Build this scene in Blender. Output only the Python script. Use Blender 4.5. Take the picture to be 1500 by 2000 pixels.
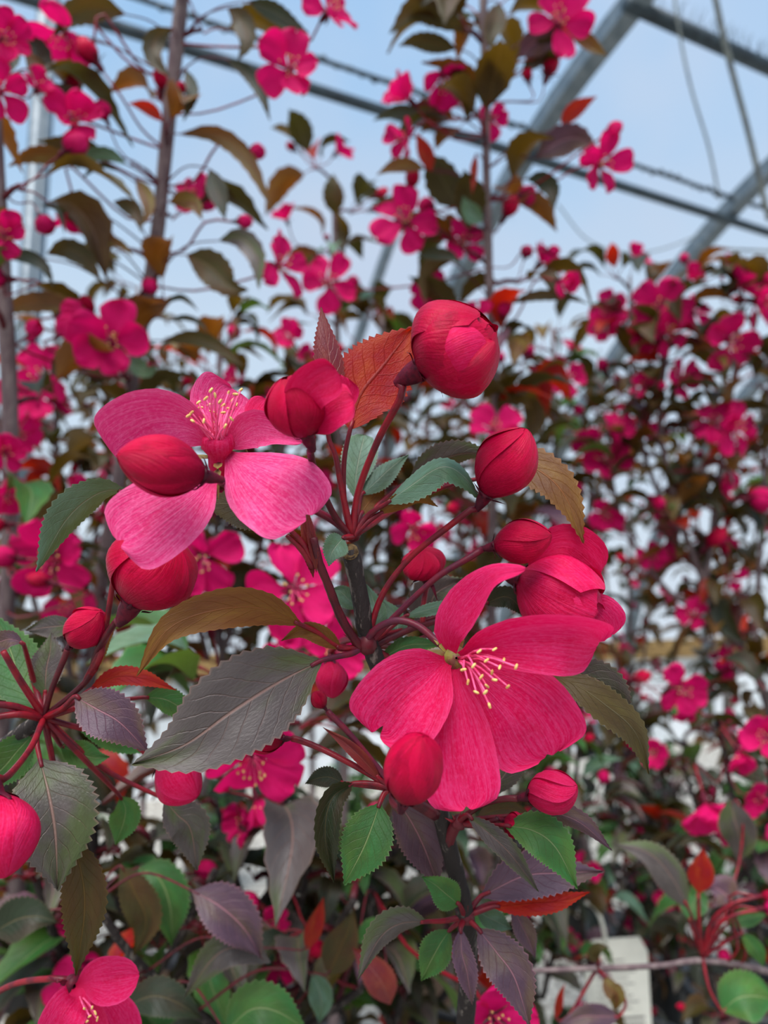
import bpy, math, random
from mathutils import Vector, Matrix

for o in list(bpy.data.objects): bpy.data.objects.remove(o)
scene = bpy.context.scene
COL = scene.collection
RNG = random.Random(7)

# ------------------------------------------------------------------ camera
PITCH = math.radians(7.0); CAM = Vector((0, 0, 1.0)); FPX = 1400.0
cam = bpy.data.cameras.new('camera'); camo = bpy.data.objects.new('camera', cam); COL.objects.link(camo)
cam.sensor_fit = 'VERTICAL'; cam.sensor_height = 24.0; cam.lens = FPX / 2000.0 * 24.0
cam.clip_start = 0.005; cam.clip_end = 200
cam.dof.use_dof = True; cam.dof.focus_distance = 0.185; cam.dof.aperture_fstop = 7.2
camo.location = CAM; camo.rotation_euler = (math.pi / 2 + PITCH, 0, 0)
scene.camera = camo
FW = Vector((0, math.cos(PITCH), math.sin(PITCH))); UP = Vector((0, -math.sin(PITCH), math.cos(PITCH))); RT = Vector((1, 0, 0))

def P(x, y, d):
    """point seen at photo pixel x,y at d millimetres in front of the camera"""
    d = d / 1000.0
    return CAM + d * (FW + (x - 750) / FPX * RT + (1000 - y) / FPX * UP)

# ------------------------------------------------------------------ world, sun, exposure
def N(nt, kind, **kw):
    n = nt.nodes.new(kind)
    for k, v in kw.items():
        if k.startswith('i_'):
            key = k[2:]
            key = int(key) if key.isdigit() else key
            n.inputs[key].default_value = v
        else: setattr(n, k, v)
    return n

w = bpy.data.worlds.new('sky'); scene.world = w; w.use_nodes = True
nt = w.node_tree; nt.nodes.clear(); L = nt.links.new
tc = N(nt, 'ShaderNodeTexCoord'); sep = N(nt, 'ShaderNodeSeparateXYZ'); L(tc.outputs['Generated'], sep.inputs[0])
rp = N(nt, 'ShaderNodeValToRGB'); L(sep.outputs['Z'], rp.inputs[0])
cr = rp.color_ramp
cr.elements[0].position = 0.0; cr.elements[0].color = (0.72, 0.81, 0.90, 1)
cr.elements[1].position = 0.75; cr.elements[1].color = (0.20, 0.46, 0.82, 1)
e = cr.elements.new(0.36); e.color = (0.58, 0.75, 0.90, 1)
e = cr.elements.new(0.52); e.color = (0.29, 0.55, 0.85, 1)
no = N(nt, 'ShaderNodeTexNoise', i_Scale=1.7, i_Detail=4.0, i_Roughness=0.55); L(tc.outputs['Generated'], no.inputs['Vector'])
mr = N(nt, 'ShaderNodeMapRange'); mr.inputs[1].default_value = 0.42; mr.inputs[2].default_value = 0.72; L(no.outputs[0], mr.inputs[0])
mx = N(nt, 'ShaderNodeMix', data_type='RGBA'); L(mr.outputs[0], mx.inputs[0]); L(rp.outputs[0], mx.inputs[6]); mx.inputs[7].default_value = (0.52, 0.62, 0.78, 1)
bg = N(nt, 'ShaderNodeBackground', i_Strength=1.0); L(mx.outputs[2], bg.inputs[0])
wo = N(nt, 'ShaderNodeOutputWorld'); L(bg.outputs[0], wo.inputs[0])

sd = bpy.data.lights.new('sun', 'SUN'); sd.energy = 6.2; sd.angle = math.radians(50); sd.color = (1.0, 0.96, 0.93)
so = bpy.data.objects.new('sun', sd); COL.objects.link(so)
so.rotation_euler = Vector((0.15, 0.48, -0.87)).to_track_quat('-Z', 'Y').to_euler()   # light falls forward and down

vs = scene.view_settings
vs.view_transform = 'Standard'; vs.look = 'None'; vs.gamma = 1.0; vs.use_curve_mapping = False; vs.exposure = 0.0

# ------------------------------------------------------------------ materials
def s2l(c):
    return tuple(((v / 255) / 12.92 if v <= 10 else (((v / 255) + 0.055) / 1.055) ** 2.4) for v in c) + (1,)
MATS = {}
def newmat(name):
    m = bpy.data.materials.new(name); m.use_nodes = True; m.node_tree.nodes.clear(); MATS[name] = m
    return m, m.node_tree, m.node_tree.links.new
def mixc(nt, fac, a, b, blend='MIX'):
    n = N(nt, 'ShaderNodeMix', data_type='RGBA', blend_type=blend)
    for sock, v in ((n.inputs[0], fac), (n.inputs[6], a), (n.inputs[7], b)):
        if hasattr(v, 'links'): nt.links.new(v, sock)
        else: sock.default_value = v
    return n.outputs[2]
def math_(nt, op, a, b=0.0):
    n = N(nt, 'ShaderNodeMath', operation=op)
    for sock, v in ((n.inputs[0], a), (n.inputs[1], b)):
        if hasattr(v, 'links'): nt.links.new(v, sock)
        else: sock.default_value = v
    return n.outputs[0]
def rng_(nt, v, a, b, c=0.0, d=1.0):
    n = N(nt, 'ShaderNodeMapRange', interpolation_type='SMOOTHSTEP')
    nt.links.new(v, n.inputs[0])
    for i, q in enumerate((a, b, c, d)): n.inputs[i + 1].default_value = q
    return n.outputs[0]
def finish(nt, color, rough, transl_col=None, transl=0.0, height=None, bump=0.3, spec=0.4, dist=0.001, metal=0.0):
    L = nt.links.new
    p = N(nt, 'ShaderNodeBsdfPrincipled'); p.inputs['Roughness'].default_value = rough
    p.inputs['Specular IOR Level'].default_value = spec; p.inputs['Metallic'].default_value = metal
    if hasattr(color, 'links'): L(color, p.inputs['Base Color'])
    else: p.inputs['Base Color'].default_value = color
    if height is not None:
        b = N(nt, 'ShaderNodeBump'); b.inputs['Strength'].default_value = bump; b.inputs['Distance'].default_value = dist
        L(height, b.inputs['Height']); L(b.outputs[0], p.inputs['Normal'])
    out = N(nt, 'ShaderNodeOutputMaterial')
    if transl > 0:
        t = N(nt, 'ShaderNodeBsdfTranslucent')
        if hasattr(transl_col, 'links'): L(transl_col, t.inputs[0])
        else: t.inputs[0].default_value = transl_col
        m = N(nt, 'ShaderNodeMixShader', i_Fac=transl); L(p.outputs[0], m.inputs[1]); L(t.outputs[0], m.inputs[2]); L(m.outputs[0], out.inputs[0])
    else: L(p.outputs[0], out.inputs[0])

def leaf_mat(name, top, under, vein, tr, transl=0.22, rough=0.5, var=0.35, alt=None):
    m, nt, L = newmat(name)
    uv = N(nt, 'ShaderNodeUVMap'); sp = N(nt, 'ShaderNodeSeparateXYZ'); L(uv.outputs[0], sp.inputs[0])
    u = sp.outputs[0]
    v = math_(nt, 'ABSOLUTE', math_(nt, 'SUBTRACT', math_(nt, 'MULTIPLY', sp.outputs[1], 2.0), 1.0))
    mid = rng_(nt, v, 0.012, 0.05, 1.0, 0.0)
    nz = N(nt, 'ShaderNodeTexNoise', i_Scale=6.0, i_Detail=3.0); L(uv.outputs[0], nz.inputs['Vector'])
    ph = math_(nt, 'ADD', math_(nt, 'SUBTRACT', math_(nt, 'MULTIPLY', u, 8.5), math_(nt, 'MULTIPLY', v, 2.4)), math_(nt, 'MULTIPLY', nz.outputs[0], 0.5))
    lat = math_(nt, 'ABSOLUTE', math_(nt, 'SUBTRACT', math_(nt, 'MULTIPLY', math_(nt, 'FRACT', ph), 2.0), 1.0))
    latm = math_(nt, 'MULTIPLY', rng_(nt, lat, 0.0, 0.14, 1.0, 0.0), rng_(nt, v, 0.5, 1.0, 0.5, 0.0))
    n2 = N(nt, 'ShaderNodeTexNoise', i_Scale=2.2, i_Detail=5.0, i_Roughness=0.65); L(uv.outputs[0], n2.inputs['Vector'])
    oi = N(nt, 'ShaderNodeObjectInfo')
    geo = N(nt, 'ShaderNodeNewGeometry')
    n3 = N(nt, 'ShaderNodeTexNoise', i_Scale=1.6, i_Detail=3.0)
    mp = N(nt, 'ShaderNodeMapping'); L(uv.outputs[0], mp.inputs[0]); cx = N(nt, 'ShaderNodeCombineXYZ'); L(math_(nt, 'MULTIPLY', oi.outputs['Random'], 40.0), cx.inputs[0]); L(cx.outputs[0], mp.inputs['Location']); L(mp.outputs[0], n3.inputs['Vector'])
    topc = mixc(nt, rng_(nt, n3.outputs[0], 0.42, 0.66), s2l(top), s2l(alt or top))
    base = mixc(nt, geo.outputs['Backfacing'], topc, s2l(under))
    val = math_(nt, 'ADD', math_(nt, 'MULTIPLY', math_(nt, 'SUBTRACT', oi.outputs['Random'], 0.5), var), rng_(nt, n2.outputs[0], 0.25, 0.75, 0.72, 1.3))
    hs = N(nt, 'ShaderNodeHueSaturation'); L(base, hs.inputs['Color']); L(val, hs.inputs['Value'])
    hv = math_(nt, 'ADD', 0.5, math_(nt, 'MULTIPLY', math_(nt, 'SUBTRACT', n2.outputs[0], 0.5), 0.10)); L(hv, hs.inputs['Hue'])
    col = mixc(nt, math_(nt, 'MULTIPLY', mid, 0.7), hs.outputs[0], s2l(vein))
    col = mixc(nt, math_(nt, 'MULTIPLY', latm, 0.35), col, s2l(vein))
    col = mixc(nt, math_(nt, 'MULTIPLY', rng_(nt, v, 0.93, 0.99), 0.4), col, s2l(vein))
    fine = N(nt, 'ShaderNodeTexNoise', i_Scale=38.0, i_Detail=3.0); L(uv.outputs[0], fine.inputs['Vector'])
    h = math_(nt, 'ADD', math_(nt, 'MULTIPLY', math_(nt, 'MAXIMUM', mid, latm), -0.8), math_(nt, 'MULTIPLY', fine.outputs[0], 0.35))
    finish(nt, col, rough, s2l(tr), transl, h, 0.6, 0.34, 0.0008)
    return m

def petal_mat(name, col, pale, deep, tr, transl=0.3, rough=0.55, pale_amt=0.6, base_dark=.3):
    m, nt, L = newmat(name)
    uv = N(nt, 'ShaderNodeUVMap'); sp = N(nt, 'ShaderNodeSeparateXYZ'); L(uv.outputs[0], sp.inputs[0])
    u = sp.outputs[0]
    v = math_(nt, 'SUBTRACT', math_(nt, 'MULTIPLY', sp.outputs[1], 2.0), 1.0)
    # veins fan out from the claw
    fan = math_(nt, 'DIVIDE', v, math_(nt, 'ADD', 0.55, math_(nt, 'MULTIPLY', u, 0.45)))
    cmb = N(nt, 'ShaderNodeCombineXYZ'); L(math_(nt, 'MULTIPLY', fan, 9.0), cmb.inputs[0]); L(math_(nt, 'MULTIPLY', u, 1.3), cmb.inputs[1])
    oi = N(nt, 'ShaderNodeObjectInfo'); L(math_(nt, 'MULTIPLY', oi.outputs['Random'], 30.0), cmb.inputs[2])
    vn = N(nt, 'ShaderNodeTexNoise', i_Scale=2.2, i_Detail=4.0, i_Roughness=0.6); L(cmb.outputs[0], vn.inputs['Vector'])
    blot = N(nt, 'ShaderNodeTexNoise', i_Scale=3.0, i_Detail=5.0, i_Roughness=0.6); L(uv.outputs[0], blot.inputs['Vector'])
    veins = rng_(nt, vn.outputs[0], 0.38, 0.66)
    c = mixc(nt, math_(nt, 'MULTIPLY', veins, pale_amt * .55), s2l(col), s2l(pale))
    c = mixc(nt, math_(nt, 'MULTIPLY', rng_(nt, blot.outputs[0], 0.45, 0.7), 0.45), c, s2l(deep))
    edge = rng_(nt, math_(nt, 'ABSOLUTE', v), 0.8, 1.0)
    c = mixc(nt, math_(nt, 'MULTIPLY', edge, 0.5 * pale_amt), c, s2l(pale))
    c = mixc(nt, rng_(nt, u, 0.02, base_dark, 0.75, 0.0), c, s2l(deep))
    ret = N(nt, 'ShaderNodeTexNoise', i_Scale=26.0, i_Detail=4.0, i_Roughness=0.7); L(uv.outputs[0], ret.inputs['Vector'])
    c = mixc(nt, math_(nt, 'MULTIPLY', rng_(nt, ret.outputs[0], 0.44, 0.68), 0.6 * pale_amt), c, s2l(pale))
    hs = N(nt, 'ShaderNodeHueSaturation'); L(c, hs.inputs['Color']); L(math_(nt, 'ADD', 0.86, math_(nt, 'MULTIPLY', oi.outputs['Random'], 0.28)), hs.inputs['Value']); c = hs.outputs[0]
    fine = N(nt, 'ShaderNodeTexNoise', i_Scale=60.0, i_Detail=2.0); L(uv.outputs[0], fine.inputs['Vector'])
    h = math_(nt, 'ADD', vn.outputs[0], math_(nt, 'MULTIPLY', fine.outputs[0], 0.3))
    finish(nt, c, rough, s2l(tr), transl, h, 0.5, 0.10, 0.0009)
    return m

def plain_mat(name, c1, c2=None, rough=0.6, scale=60.0, bump=0.3, spec=0.4, metal=0.0, dist=0.001, stretch=None, lo=0.4, hi=0.62):
    m, nt, L = newmat(name)
    tcn = N(nt, 'ShaderNodeTexCoord'); vec = tcn.outputs['Object']
    if stretch:
        mp = N(nt, 'ShaderNodeMapping'); mp.inputs['Scale'].default_value = stretch; L(vec, mp.inputs[0]); vec = mp.outputs[0]
    n = N(nt, 'ShaderNodeTexNoise', i_Scale=scale, i_Detail=5.0, i_Roughness=0.65); L(vec, n.inputs['Vector'])
    c = mixc(nt, rng_(nt, n.outputs[0], lo, hi), s2l(c1), s2l(c2 or c1))
    finish(nt, c, rough, None, 0, n.outputs[0], bump, spec, dist, metal)
    return m

#            name        top             under           vein            translucent
leaf_mat('lf_grey',   (78, 70, 68),   (84, 58, 30),   (138, 106, 96), (110, 90, 36), 0.10, 0.42, alt=(70, 80, 46))
leaf_mat('lf_purple', (86, 62, 76),   (96, 48, 42),   (160, 108, 118), (120, 44, 44), 0.10, 0.42, alt=(92, 72, 62))
leaf_mat('lf_bronze', (88, 60, 28),   (108, 70, 22),  (136, 84, 46),   (170, 96, 14), 0.22, alt=(96, 84, 34))
leaf_mat('lf_green',  (44, 92, 42),   (74, 98, 50),   (126, 140, 92),  (110, 145, 30), 0.18, alt=(64, 100, 40))
leaf_mat('lf_teal',   (84, 114, 94),  (98, 74, 34),   (138, 148, 126), (120, 120, 40), 0.12, alt=(74, 104, 74))
leaf_mat('lf_dark',   (32, 42, 26),   (66, 52, 20),   (98, 88, 62),    (84, 84, 18), 0.16, alt=(52, 44, 30))
leaf_mat('lf_olive',  (52, 48, 17),   (64, 48, 16),   (106, 80, 40),   (124, 92, 12), 0.24, alt=(68, 46, 20))
leaf_mat('lf_red',    (140, 30, 12),  (140, 28, 12),  (98, 16, 24),    (230, 44, 6), 0.40, alt=(120, 40, 16))
leaf_mat('lf_young',  (100, 40, 42),  (150, 38, 16),  (156, 92, 84),   (200, 44, 12), 0.25, 0.28, alt=(120, 50, 40))
petal_mat('pt_open',  (218, 12, 84),  (236, 78, 140), (200, 2, 56),   (250, 12, 92), pale_amt=.75)
petal_mat('pt_pale',  (212, 46, 112), (234, 118, 168), (198, 16, 80), (240, 28, 106), 0.25, pale_amt=.75)
petal_mat('pt_bud',   (176, 2, 48),   (204, 16, 74),  (96, 0, 28),    (225, 2, 50), 0.10, 0.34, 0.5, base_dark=.62)
petal_mat('pt_budpink', (208, 8, 72), (226, 56, 118), (166, 2, 44), (238, 8, 74), 0.18, 0.42, 0.55, base_dark=.45)
petal_mat('pt_far',   (202, 10, 90),  (220, 44, 124), (160, 2, 60),   (244, 14, 108), 0.35)
plain_mat('st_red',   (128, 16, 30), (92, 16, 30), 0.42, 160, 0.2, 0.3)
plain_mat('st_purple', (78, 24, 44), (104, 22, 40), 0.45, 160, 0.2, 0.3)
plain_mat('st_dark',  (66, 16, 26), (92, 22, 32), 0.45, 160, 0.2, 0.3)
plain_mat('bark',     (40, 33, 31), (112, 102, 94), 0.75, 420, 0.8, 0.3, 0, 0.001, (1, 1, 0.3), 0.54, 0.66)
plain_mat('bark_grey', (96, 78, 80), (122, 106, 104), 0.7, 120, 0.5, 0.3, 0, 0.002, (1, 1, 0.2))
plain_mat('cut_wood', (120, 98, 66), (74, 58, 40), 0.85, 900, 0.8, 0.2)
plain_mat('calyx',    (92, 8, 32), (60, 6, 26), 0.5, 300, 0.3, 0.2)
plain_mat('calyx_green', (140, 130, 60), (120, 70, 60), 0.5, 300, 0.3, 0.4)
plain_mat('filament', (236, 96, 146), (224, 56, 110), 0.5, 300, 0.1, 0.4)
plain_mat('anther',   (226, 196, 120), (206, 150, 88), 0.6, 900, 0.4, 0.3)

# ------------------------------------------------------------------ mesh building
class MB:
    def __init__(s): s.v = []; s.f = []; s.uv = []; s.mi = []; s.mats = []
    def mat(s, name):
        if name not in s.mats: s.mats.append(name)
        return s.mats.index(name)
    def face(s, idx, uvs, mi): s.f.append(idx); s.uv.append(uvs); s.mi.append(mi)
    def grid(s, rows, mat, flip=False, closed=False):
        """rows: list of lists of (Vector, u, v)"""
        mi = s.mat(mat); o = len(s.v); m = len(rows[0])
        for r in rows:
            for q in r: s.v.append(q[0])
        for i in range(len(rows) - 1):
            for j in range(m - 1 if not closed else m):
                k = (j + 1) % m
                ids = [(i, j), (i, k), (i + 1, k), (i + 1, j)]
                if flip: ids.reverse()
                s.face([o + a * m + b for a, b in ids], [(rows[a][b][1], rows[a][b][2]) for a, b in ids], mi)
    def tube(s, pts, rad, mat, seg=7, cap=True):
        pts = [Vector(p) for p in pts]
        n = len(pts); ref = None; rows = []
        for i, p in enumerate(pts):
            t = (pts[min(i + 1, n - 1)] - pts[max(i - 1, 0)]).normalized()
            if ref is None: ref = t.orthogonal().normalized()
            a = (ref - t * ref.dot(t)); a = a.normalized() if a.length > 1e-9 else t.orthogonal().normalized()
            ref = a; b = t.cross(a); r = rad[i] if hasattr(rad, '__len__') else rad
            rows.append([(p + (a * math.cos(2 * math.pi * j / seg) + b * math.sin(2 * math.pi * j / seg)) * r, i / max(1, n - 1), j / seg) for j in range(seg)])
        s.grid(rows, mat, closed=True)
        if cap:
            mi = s.mat(mat); o = len(s.v) - n * seg
            s.face([o + j for j in range(seg)][::-1], [(0, 0)] * seg, mi)
            s.face([o + (n - 1) * seg + j for j in range(seg)], [(1, 0)] * seg, mi)
    def lathe(s, frame, prof, mat, seg=10):
        """prof: list of (r, z) in frame (Matrix)"""
        rows = [[(frame @ Vector((r * math.cos(2 * math.pi * j / seg), r * math.sin(2 * math.pi * j / seg), z)), i / (len(prof) - 1), j / seg) for j in range(seg)] for i, (r, z) in enumerate(prof)]
        s.grid(rows, mat, closed=True)
    def box(s, frame, x0, x1, y0, y1, z0, z1, mat):
        mi = s.mat(mat); o = len(s.v)
        for z in (z0, z1):
            for x, y in ((x0, y0), (x1, y0), (x1, y1), (x0, y1)): s.v.append(frame @ Vector((x, y, z)))
        for q in ((3, 2, 1, 0), (4, 5, 6, 7), (0, 1, 5, 4), (1, 2, 6, 5), (2, 3, 7, 6), (3, 0, 4, 7)):
            s.face([o + i for i in q], [(0, 0), (1, 0), (1, 1), (0, 1)], mi)
    def mesh(s, name, origin=None, smooth=True):
        me = bpy.data.meshes.new(name); o = origin or Vector()
        me.from_pydata([tuple(v - o) for v in s.v], [], s.f)
        for m in s.mats: me.materials.append(MATS[m])
        me.polygons.foreach_set('material_index', s.mi)
        if smooth: me.polygons.foreach_set('use_smooth', [True] * len(s.f))
        uvl = me.uv_layers.new(name='UVMap'); flat = []
        for q in s.uv:
            for a in q: flat.extend(a)
        uvl.data.foreach_set('uv', flat)
        me.update()
        return me

def link(name, data, parent=None, basis=None):
    o = bpy.data.objects.new(name, data); COL.objects.link(o)
    if parent is not None: o.parent = parent
    if basis is not None: o.matrix_basis = basis
    return o
WORLD = {}        # object name -> world matrix, kept by hand (no depsgraph needed)
def wput(name, data, parent, wm):
    """link data with world matrix wm under parent (whose world matrix is known)"""
    pm = WORLD[parent.name] if parent is not None else Matrix()
    o = link(name, data, parent, pm.inverted() @ wm); WORLD[o.name] = wm
    return o
def thing(name, label, cat, loc, group=None):
    o = bpy.data.objects.new(name, None); COL.objects.link(o); o.empty_display_size = 0.05
    o.location = loc; WORLD[o.name] = Matrix.Translation(loc)
    o['label'] = label; o['category'] = cat
    if group: o['group'] = group
    return o
def put(name, mb, parent, origin=None, label=None, smooth=True):
    """mesh in world coordinates -> object with its origin at origin"""
    org = origin if origin is not None else mb.v[0].copy()
    o = wput(name, mb.mesh(name, org, smooth), parent, Matrix.Translation(org))
    if label: o['label'] = label
    return o
def tag(o, label, cat, group=None):
    o['label'] = label; o['category'] = cat
    if group: o['group'] = group

def catmull(pts, n):
    pts = [Vector(p) for p in pts]
    if len(pts) == 2: return [pts[0].lerp(pts[1], i / n) for i in range(n + 1)]
    q = [2 * pts[0] - pts[1]] + pts + [2 * pts[-1] - pts[-2]]
    seg = [(pts[i + 1] - pts[i]).length for i in range(len(pts) - 1)]; tot = sum(seg); out = []
    for i in range(n + 1):
        s = tot * i / n; k = 0
        while k < len(seg) - 1 and s > seg[k]: s -= seg[k]; k += 1
        t = min(1.0, s / max(seg[k], 1e-9)); a, b, c, d = q[k:k + 4]
        out.append(0.5 * ((2 * b) + (c - a) * t + (2 * a - 5 * b + 4 * c - d) * t * t + (3 * b - a - 3 * c + d) * t ** 3))
    return out
def table(tb, t):
    for (a, x), (b, y) in zip(tb, tb[1:]):
        if t <= b: return x + (y - x) * (t - a) / (b - a)
    return tb[-1][1]
LEAFP = [(0, .04), (.05, .22), (.12, .5), (.22, .8), (.35, .98), (.45, 1), (.58, .9), (.7, .7), (.8, .46), (.88, .27), (.95, .11), (1, .005)]
PETALP = [(0, .09), (.08, .14), (.18, .32), (.3, .56), (.45, .82), (.6, .98), (.7, 1), (.8, .96), (.88, .84), (.94, .66), (.98, .42), (1, .1)]
PETALB = [(0, .10), (.08, .18), (.18, .42), (.3, .68), (.45, .88), (.6, .98), (.75, 1), (.86, .97), (.92, .9), (.96, .78), (.99, .5), (1, .25)]
PETALN = [(0, .2), (.1, .6), (.25, .95), (.4, 1), (.55, .85), (.7, .6), (.85, .4), (.95, .25), (1, .08)]
SEPALP = [(0, .8), (.15, 1), (.4, .8), (.7, .45), (1, .02)]

def blade(mb, mat, pts, W, ref, prof=LEAFP, n=16, m=4, aL=0, aR=0, crease=0.0, flip=False, tooth=0.0, ruf=0.0, rk=3.0, notch=0.0, seed=0, roundtip=False):
    """a leaf or petal: spine pts, half width W, ref(p) gives the way its face looks; aL, aR = angle (deg) by which
    the left and right half lean out towards ref; crease 1 = V fold along the midrib, 0 = smooth cup"""
    rr = random.Random(seed); ph = rr.uniform(0, 6.28); ph2 = rr.uniform(0, 6.28)
    fine = catmull(pts, 60)
    rows = []; aL = math.radians(aL); aR = math.radians(aR); mid = (aR - aL) / 2 * (1 - crease)
    def at(t):
        x = max(0, min(1, t)) * 60; i = min(59, int(x)); return fine[i].lerp(fine[i + 1], x - i)
    for i in range(n + 1):
        t0 = i / n
        if roundtip: t0 = 1 - (1 - t0) ** 1.6
        p = at(t0); T = (at(t0 + .03) - at(t0 - .03)).normalized()
        Nn = ref(p); Nn = (Nn - T * Nn.dot(T)); Nn = Nn.normalized() if Nn.length > 1e-6 else T.orthogonal().normalized()
        S = T.cross(Nn); wd = W * table(prof, t0); half = {}
        for sg, ang in ((-1, aL), (1, aR)):
            pos = p.copy(); lst = [p.copy()]
            for j in range(m):
                s = (j + .5) / m; a0 = mid if sg > 0 else -mid
                th = ang * crease + (1 - crease) * (a0 + (ang - a0) * s)
                step = wd / m
                if j == m - 1 and tooth and 0 < i < n:
                    step += wd * (tooth if i % 2 else -tooth) + W * tooth * .35 * (1 if i % 2 else -1)
                pos = pos + (S * sg * math.cos(th) + Nn * math.sin(th)) * step
                q = pos + T * (tooth * W * .7 if (j == m - 1 and i % 2) else 0)
                lst.append(q)
            half[sg] = lst
        line = [half[-1][k] for k in range(m, 0, -1)] + half[1]
        row = []
        for k, q in enumerate(line):
            s = (k - m) / m
            if ruf: q = q + Nn * ruf * W * (t0 ** 1.5) * (math.sin(rk * s * 2 + ph + t0 * 3) * (.35 + abs(s)) + .5 * math.sin(rk * 2.3 * s + ph2 + 5 * t0))
            if notch: q = q - T * notch * W * math.exp(-(s / .22) ** 2) * t0 ** 10
            row.append((q, t0, (s + 1) / 2))
        rows.append(row)
    mb.grid(rows, mat, flip)
    return rows
def tocam(p): return (CAM - p).normalized()
def axframe(base, axis, hint=None):
    z = axis.normalized(); x = hint - z * hint.dot(z) if hint is not None else z.orthogonal()
    if x.length < 1e-6: x = z.orthogonal()
    x.normalize(); y = z.cross(x)
    return Matrix(((x.x, y.x, z.x, base.x), (x.y, y.y, z.y, base.y), (x.z, y.z, z.z, base.z), (0, 0, 0, 1)))

def bud_shells(L, R, n=5, span=170, tipr=0.0, twist=40, lift=0.10, peak=.5, seed=0, nt=10, nm=8, top=1.0, wr=0.0):
    """overlapping wrapped petals of a bud, axis +Z from the origin; returns one list of rows per petal"""
    rr = random.Random(seed); out = []
    for k in range(n):
        rows = []; p0 = 360.0 * k / n + rr.uniform(-12, 12); hs = span / 2 * rr.uniform(.9, 1.08); tp = top * rr.uniform(.93, 1.03); w1 = rr.uniform(0, 6)
        for i in range(nt + 1):
            t = i / nt; row = []
            for j in range(nm + 1):
                s = j / nm * 2 - 1
                te = t * (tp * (1 - .14 * abs(s) ** 3 + .03 * math.sin(5 * s + w1)) if tipr > .12 else (1 - .045 * abs(s) ** 3))
                x = te ** (math.log(.5) / math.log(peak))
                r = R * (math.sin(math.pi * min(1, x)) ** .62 if te < peak else tipr + (1 - tipr) * max(0, math.sin(math.pi * min(1, x))) ** .62)
                r *= 1 + lift * (s * .5 + .2) + .035 * math.sin(4 * s + w1 + 5 * t) + .018 * math.sin(9 * s - w1 + 8 * t) + wr * math.sin(17 * s + 3 * w1 + 3 * math.sin(6 * t + w1)) * math.sin(math.pi * t) + lift * .8 * max(0, t - .6) * (abs(s))
                a = math.radians(p0 + hs * s * (1 - .25 * (1 - t) ** 4) + twist * t)
                row.append((Vector((r * math.cos(a), r * math.sin(a), L * te)), t, (s + 1) / 2))
            rows.append(row)
        out.append(rows)
    return out

# ------------------------------------------------------------------ the greenhouse
plain_mat('steel', (112, 122, 128), (90, 102, 110), 0.42, 30, 0.1, 0.5, 0.35)
plain_mat('steel_dark', (54, 66, 72), (40, 48, 54), 0.5, 30, 0.1, 0.5, 0.3)
plain_mat('wire', (120, 124, 116), (90, 92, 90), 0.5, 30, 0.1)
plain_mat('timber', (150, 122, 76), (116, 90, 54), 0.8, 14, 0.3, 0.3, 0, .004, (1, 1, 6))
plain_mat('white_sheet', (226, 230, 232), (204, 210, 212), 0.55, 3, 0.1)
plain_mat('gravel', (190, 186, 176), (120, 116, 108), 0.9, 40, 0.9, 0.2, 0, .01)
plain_mat('pot_black', (22, 23, 26), (34, 35, 38), 0.45, 20, 0.1)
plain_mat('soil', (52, 40, 32), (82, 66, 52), 0.95, 60, 0.9, 0.1, 0, .01)
plain_mat('tag_white', (226, 224, 210), (216, 214, 200), 0.5, 20, 0.05)
plain_mat('ink', (120, 116, 112), None, 0.6); plain_mat('ink_red', (190, 40, 30), None, 0.6)
AX = math.radians(65.0)
AA = Vector((math.sin(AX), math.cos(AX), 0)); CC = Vector((-math.cos(AX), math.sin(AX), 0))
def G(a, c, z): return AA * a + CC * c + Vector((0, 0, z))          # along the house, across it, up
PROFILE = [(0.6, 2.93), (1.05, 2.90), (1.476, 2.82), (1.82, 2.745), (2.1, 2.63), (2.45, 2.43), (2.85, 2.15), (3.2, 1.84), (3.5, 1.45), (3.75, .95), (3.88, .45), (3.93, 0)]
FULL = [(1.2 - c, z) for c, z in reversed(PROFILE[1:])] + PROFILE
def struct(name, mb, label, smooth=False):
    o = put(name, mb, None, None, label, smooth); o['kind'] = 'structure'; return o
fl = MB(); fl.box(Matrix(), -9, 9, -4, 12, -.05, 0, 'gravel'); struct('floor', fl, 'pale gravel greenhouse floor')
for i, a in enumerate([1.537, 2.586, 3.64]):
    mb = MB(); 
    cv = catmull([Vector((c, z, 0)) for c, z in FULL], 70); rows = []
    for k, q in enumerate(cv):                             # rectangular tube bent to the hoop profile
        t = (cv[min(k + 1, 70)] - cv[max(k - 1, 0)]).normalized(); nn = Vector((-t.y, t.x, 0))
        rows.append([(G(a + sa * .032, q.x + nn.x * sn * .032, q.y + nn.y * sn * .032), k / 70, j / 4) for j, (sa, sn) in enumerate(((-1, -1), (1, -1), (1, 1), (-1, 1)))])
    mb.grid(rows, 'steel', closed=True)
    o = put('hoop_pipe', mb, None, G(a, 3.93, 0), None, False)
    tag(o, ['bent galvanised hoop pipe meeting the bristly top purlin', 'bent galvanised hoop pipe crossed by twin dark purlins beside hanging wires', 'bent galvanised hoop pipe beyond the twin purlin crossing', 'bent galvanised hoop pipe beyond the twin purlin crossing', 'bent galvanised hoop pipe overhead behind the photographer'][i], 'greenhouse pipe', 'hoop pipes of the greenhouse')
m, nt_, L_ = newmat('film')
tb = N(nt_, 'ShaderNodeBsdfTransparent'); tb.inputs[0].default_value = (1, 1, 1, 1); tl_ = N(nt_, 'ShaderNodeBsdfTranslucent'); tl_.inputs[0].default_value = (.9, .95, 1, 1); mxs = N(nt_, 'ShaderNodeMixShader', i_Fac=.05); om = N(nt_, 'ShaderNodeOutputMaterial')
L_(tb.outputs[0], mxs.inputs[1]); L_(tl_.outputs[0], mxs.inputs[2]); L_(mxs.outputs[0], om.inputs[0])
fm = MB(); cs = catmull([Vector((c, z, 0)) for c, z in FULL], 60)
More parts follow.
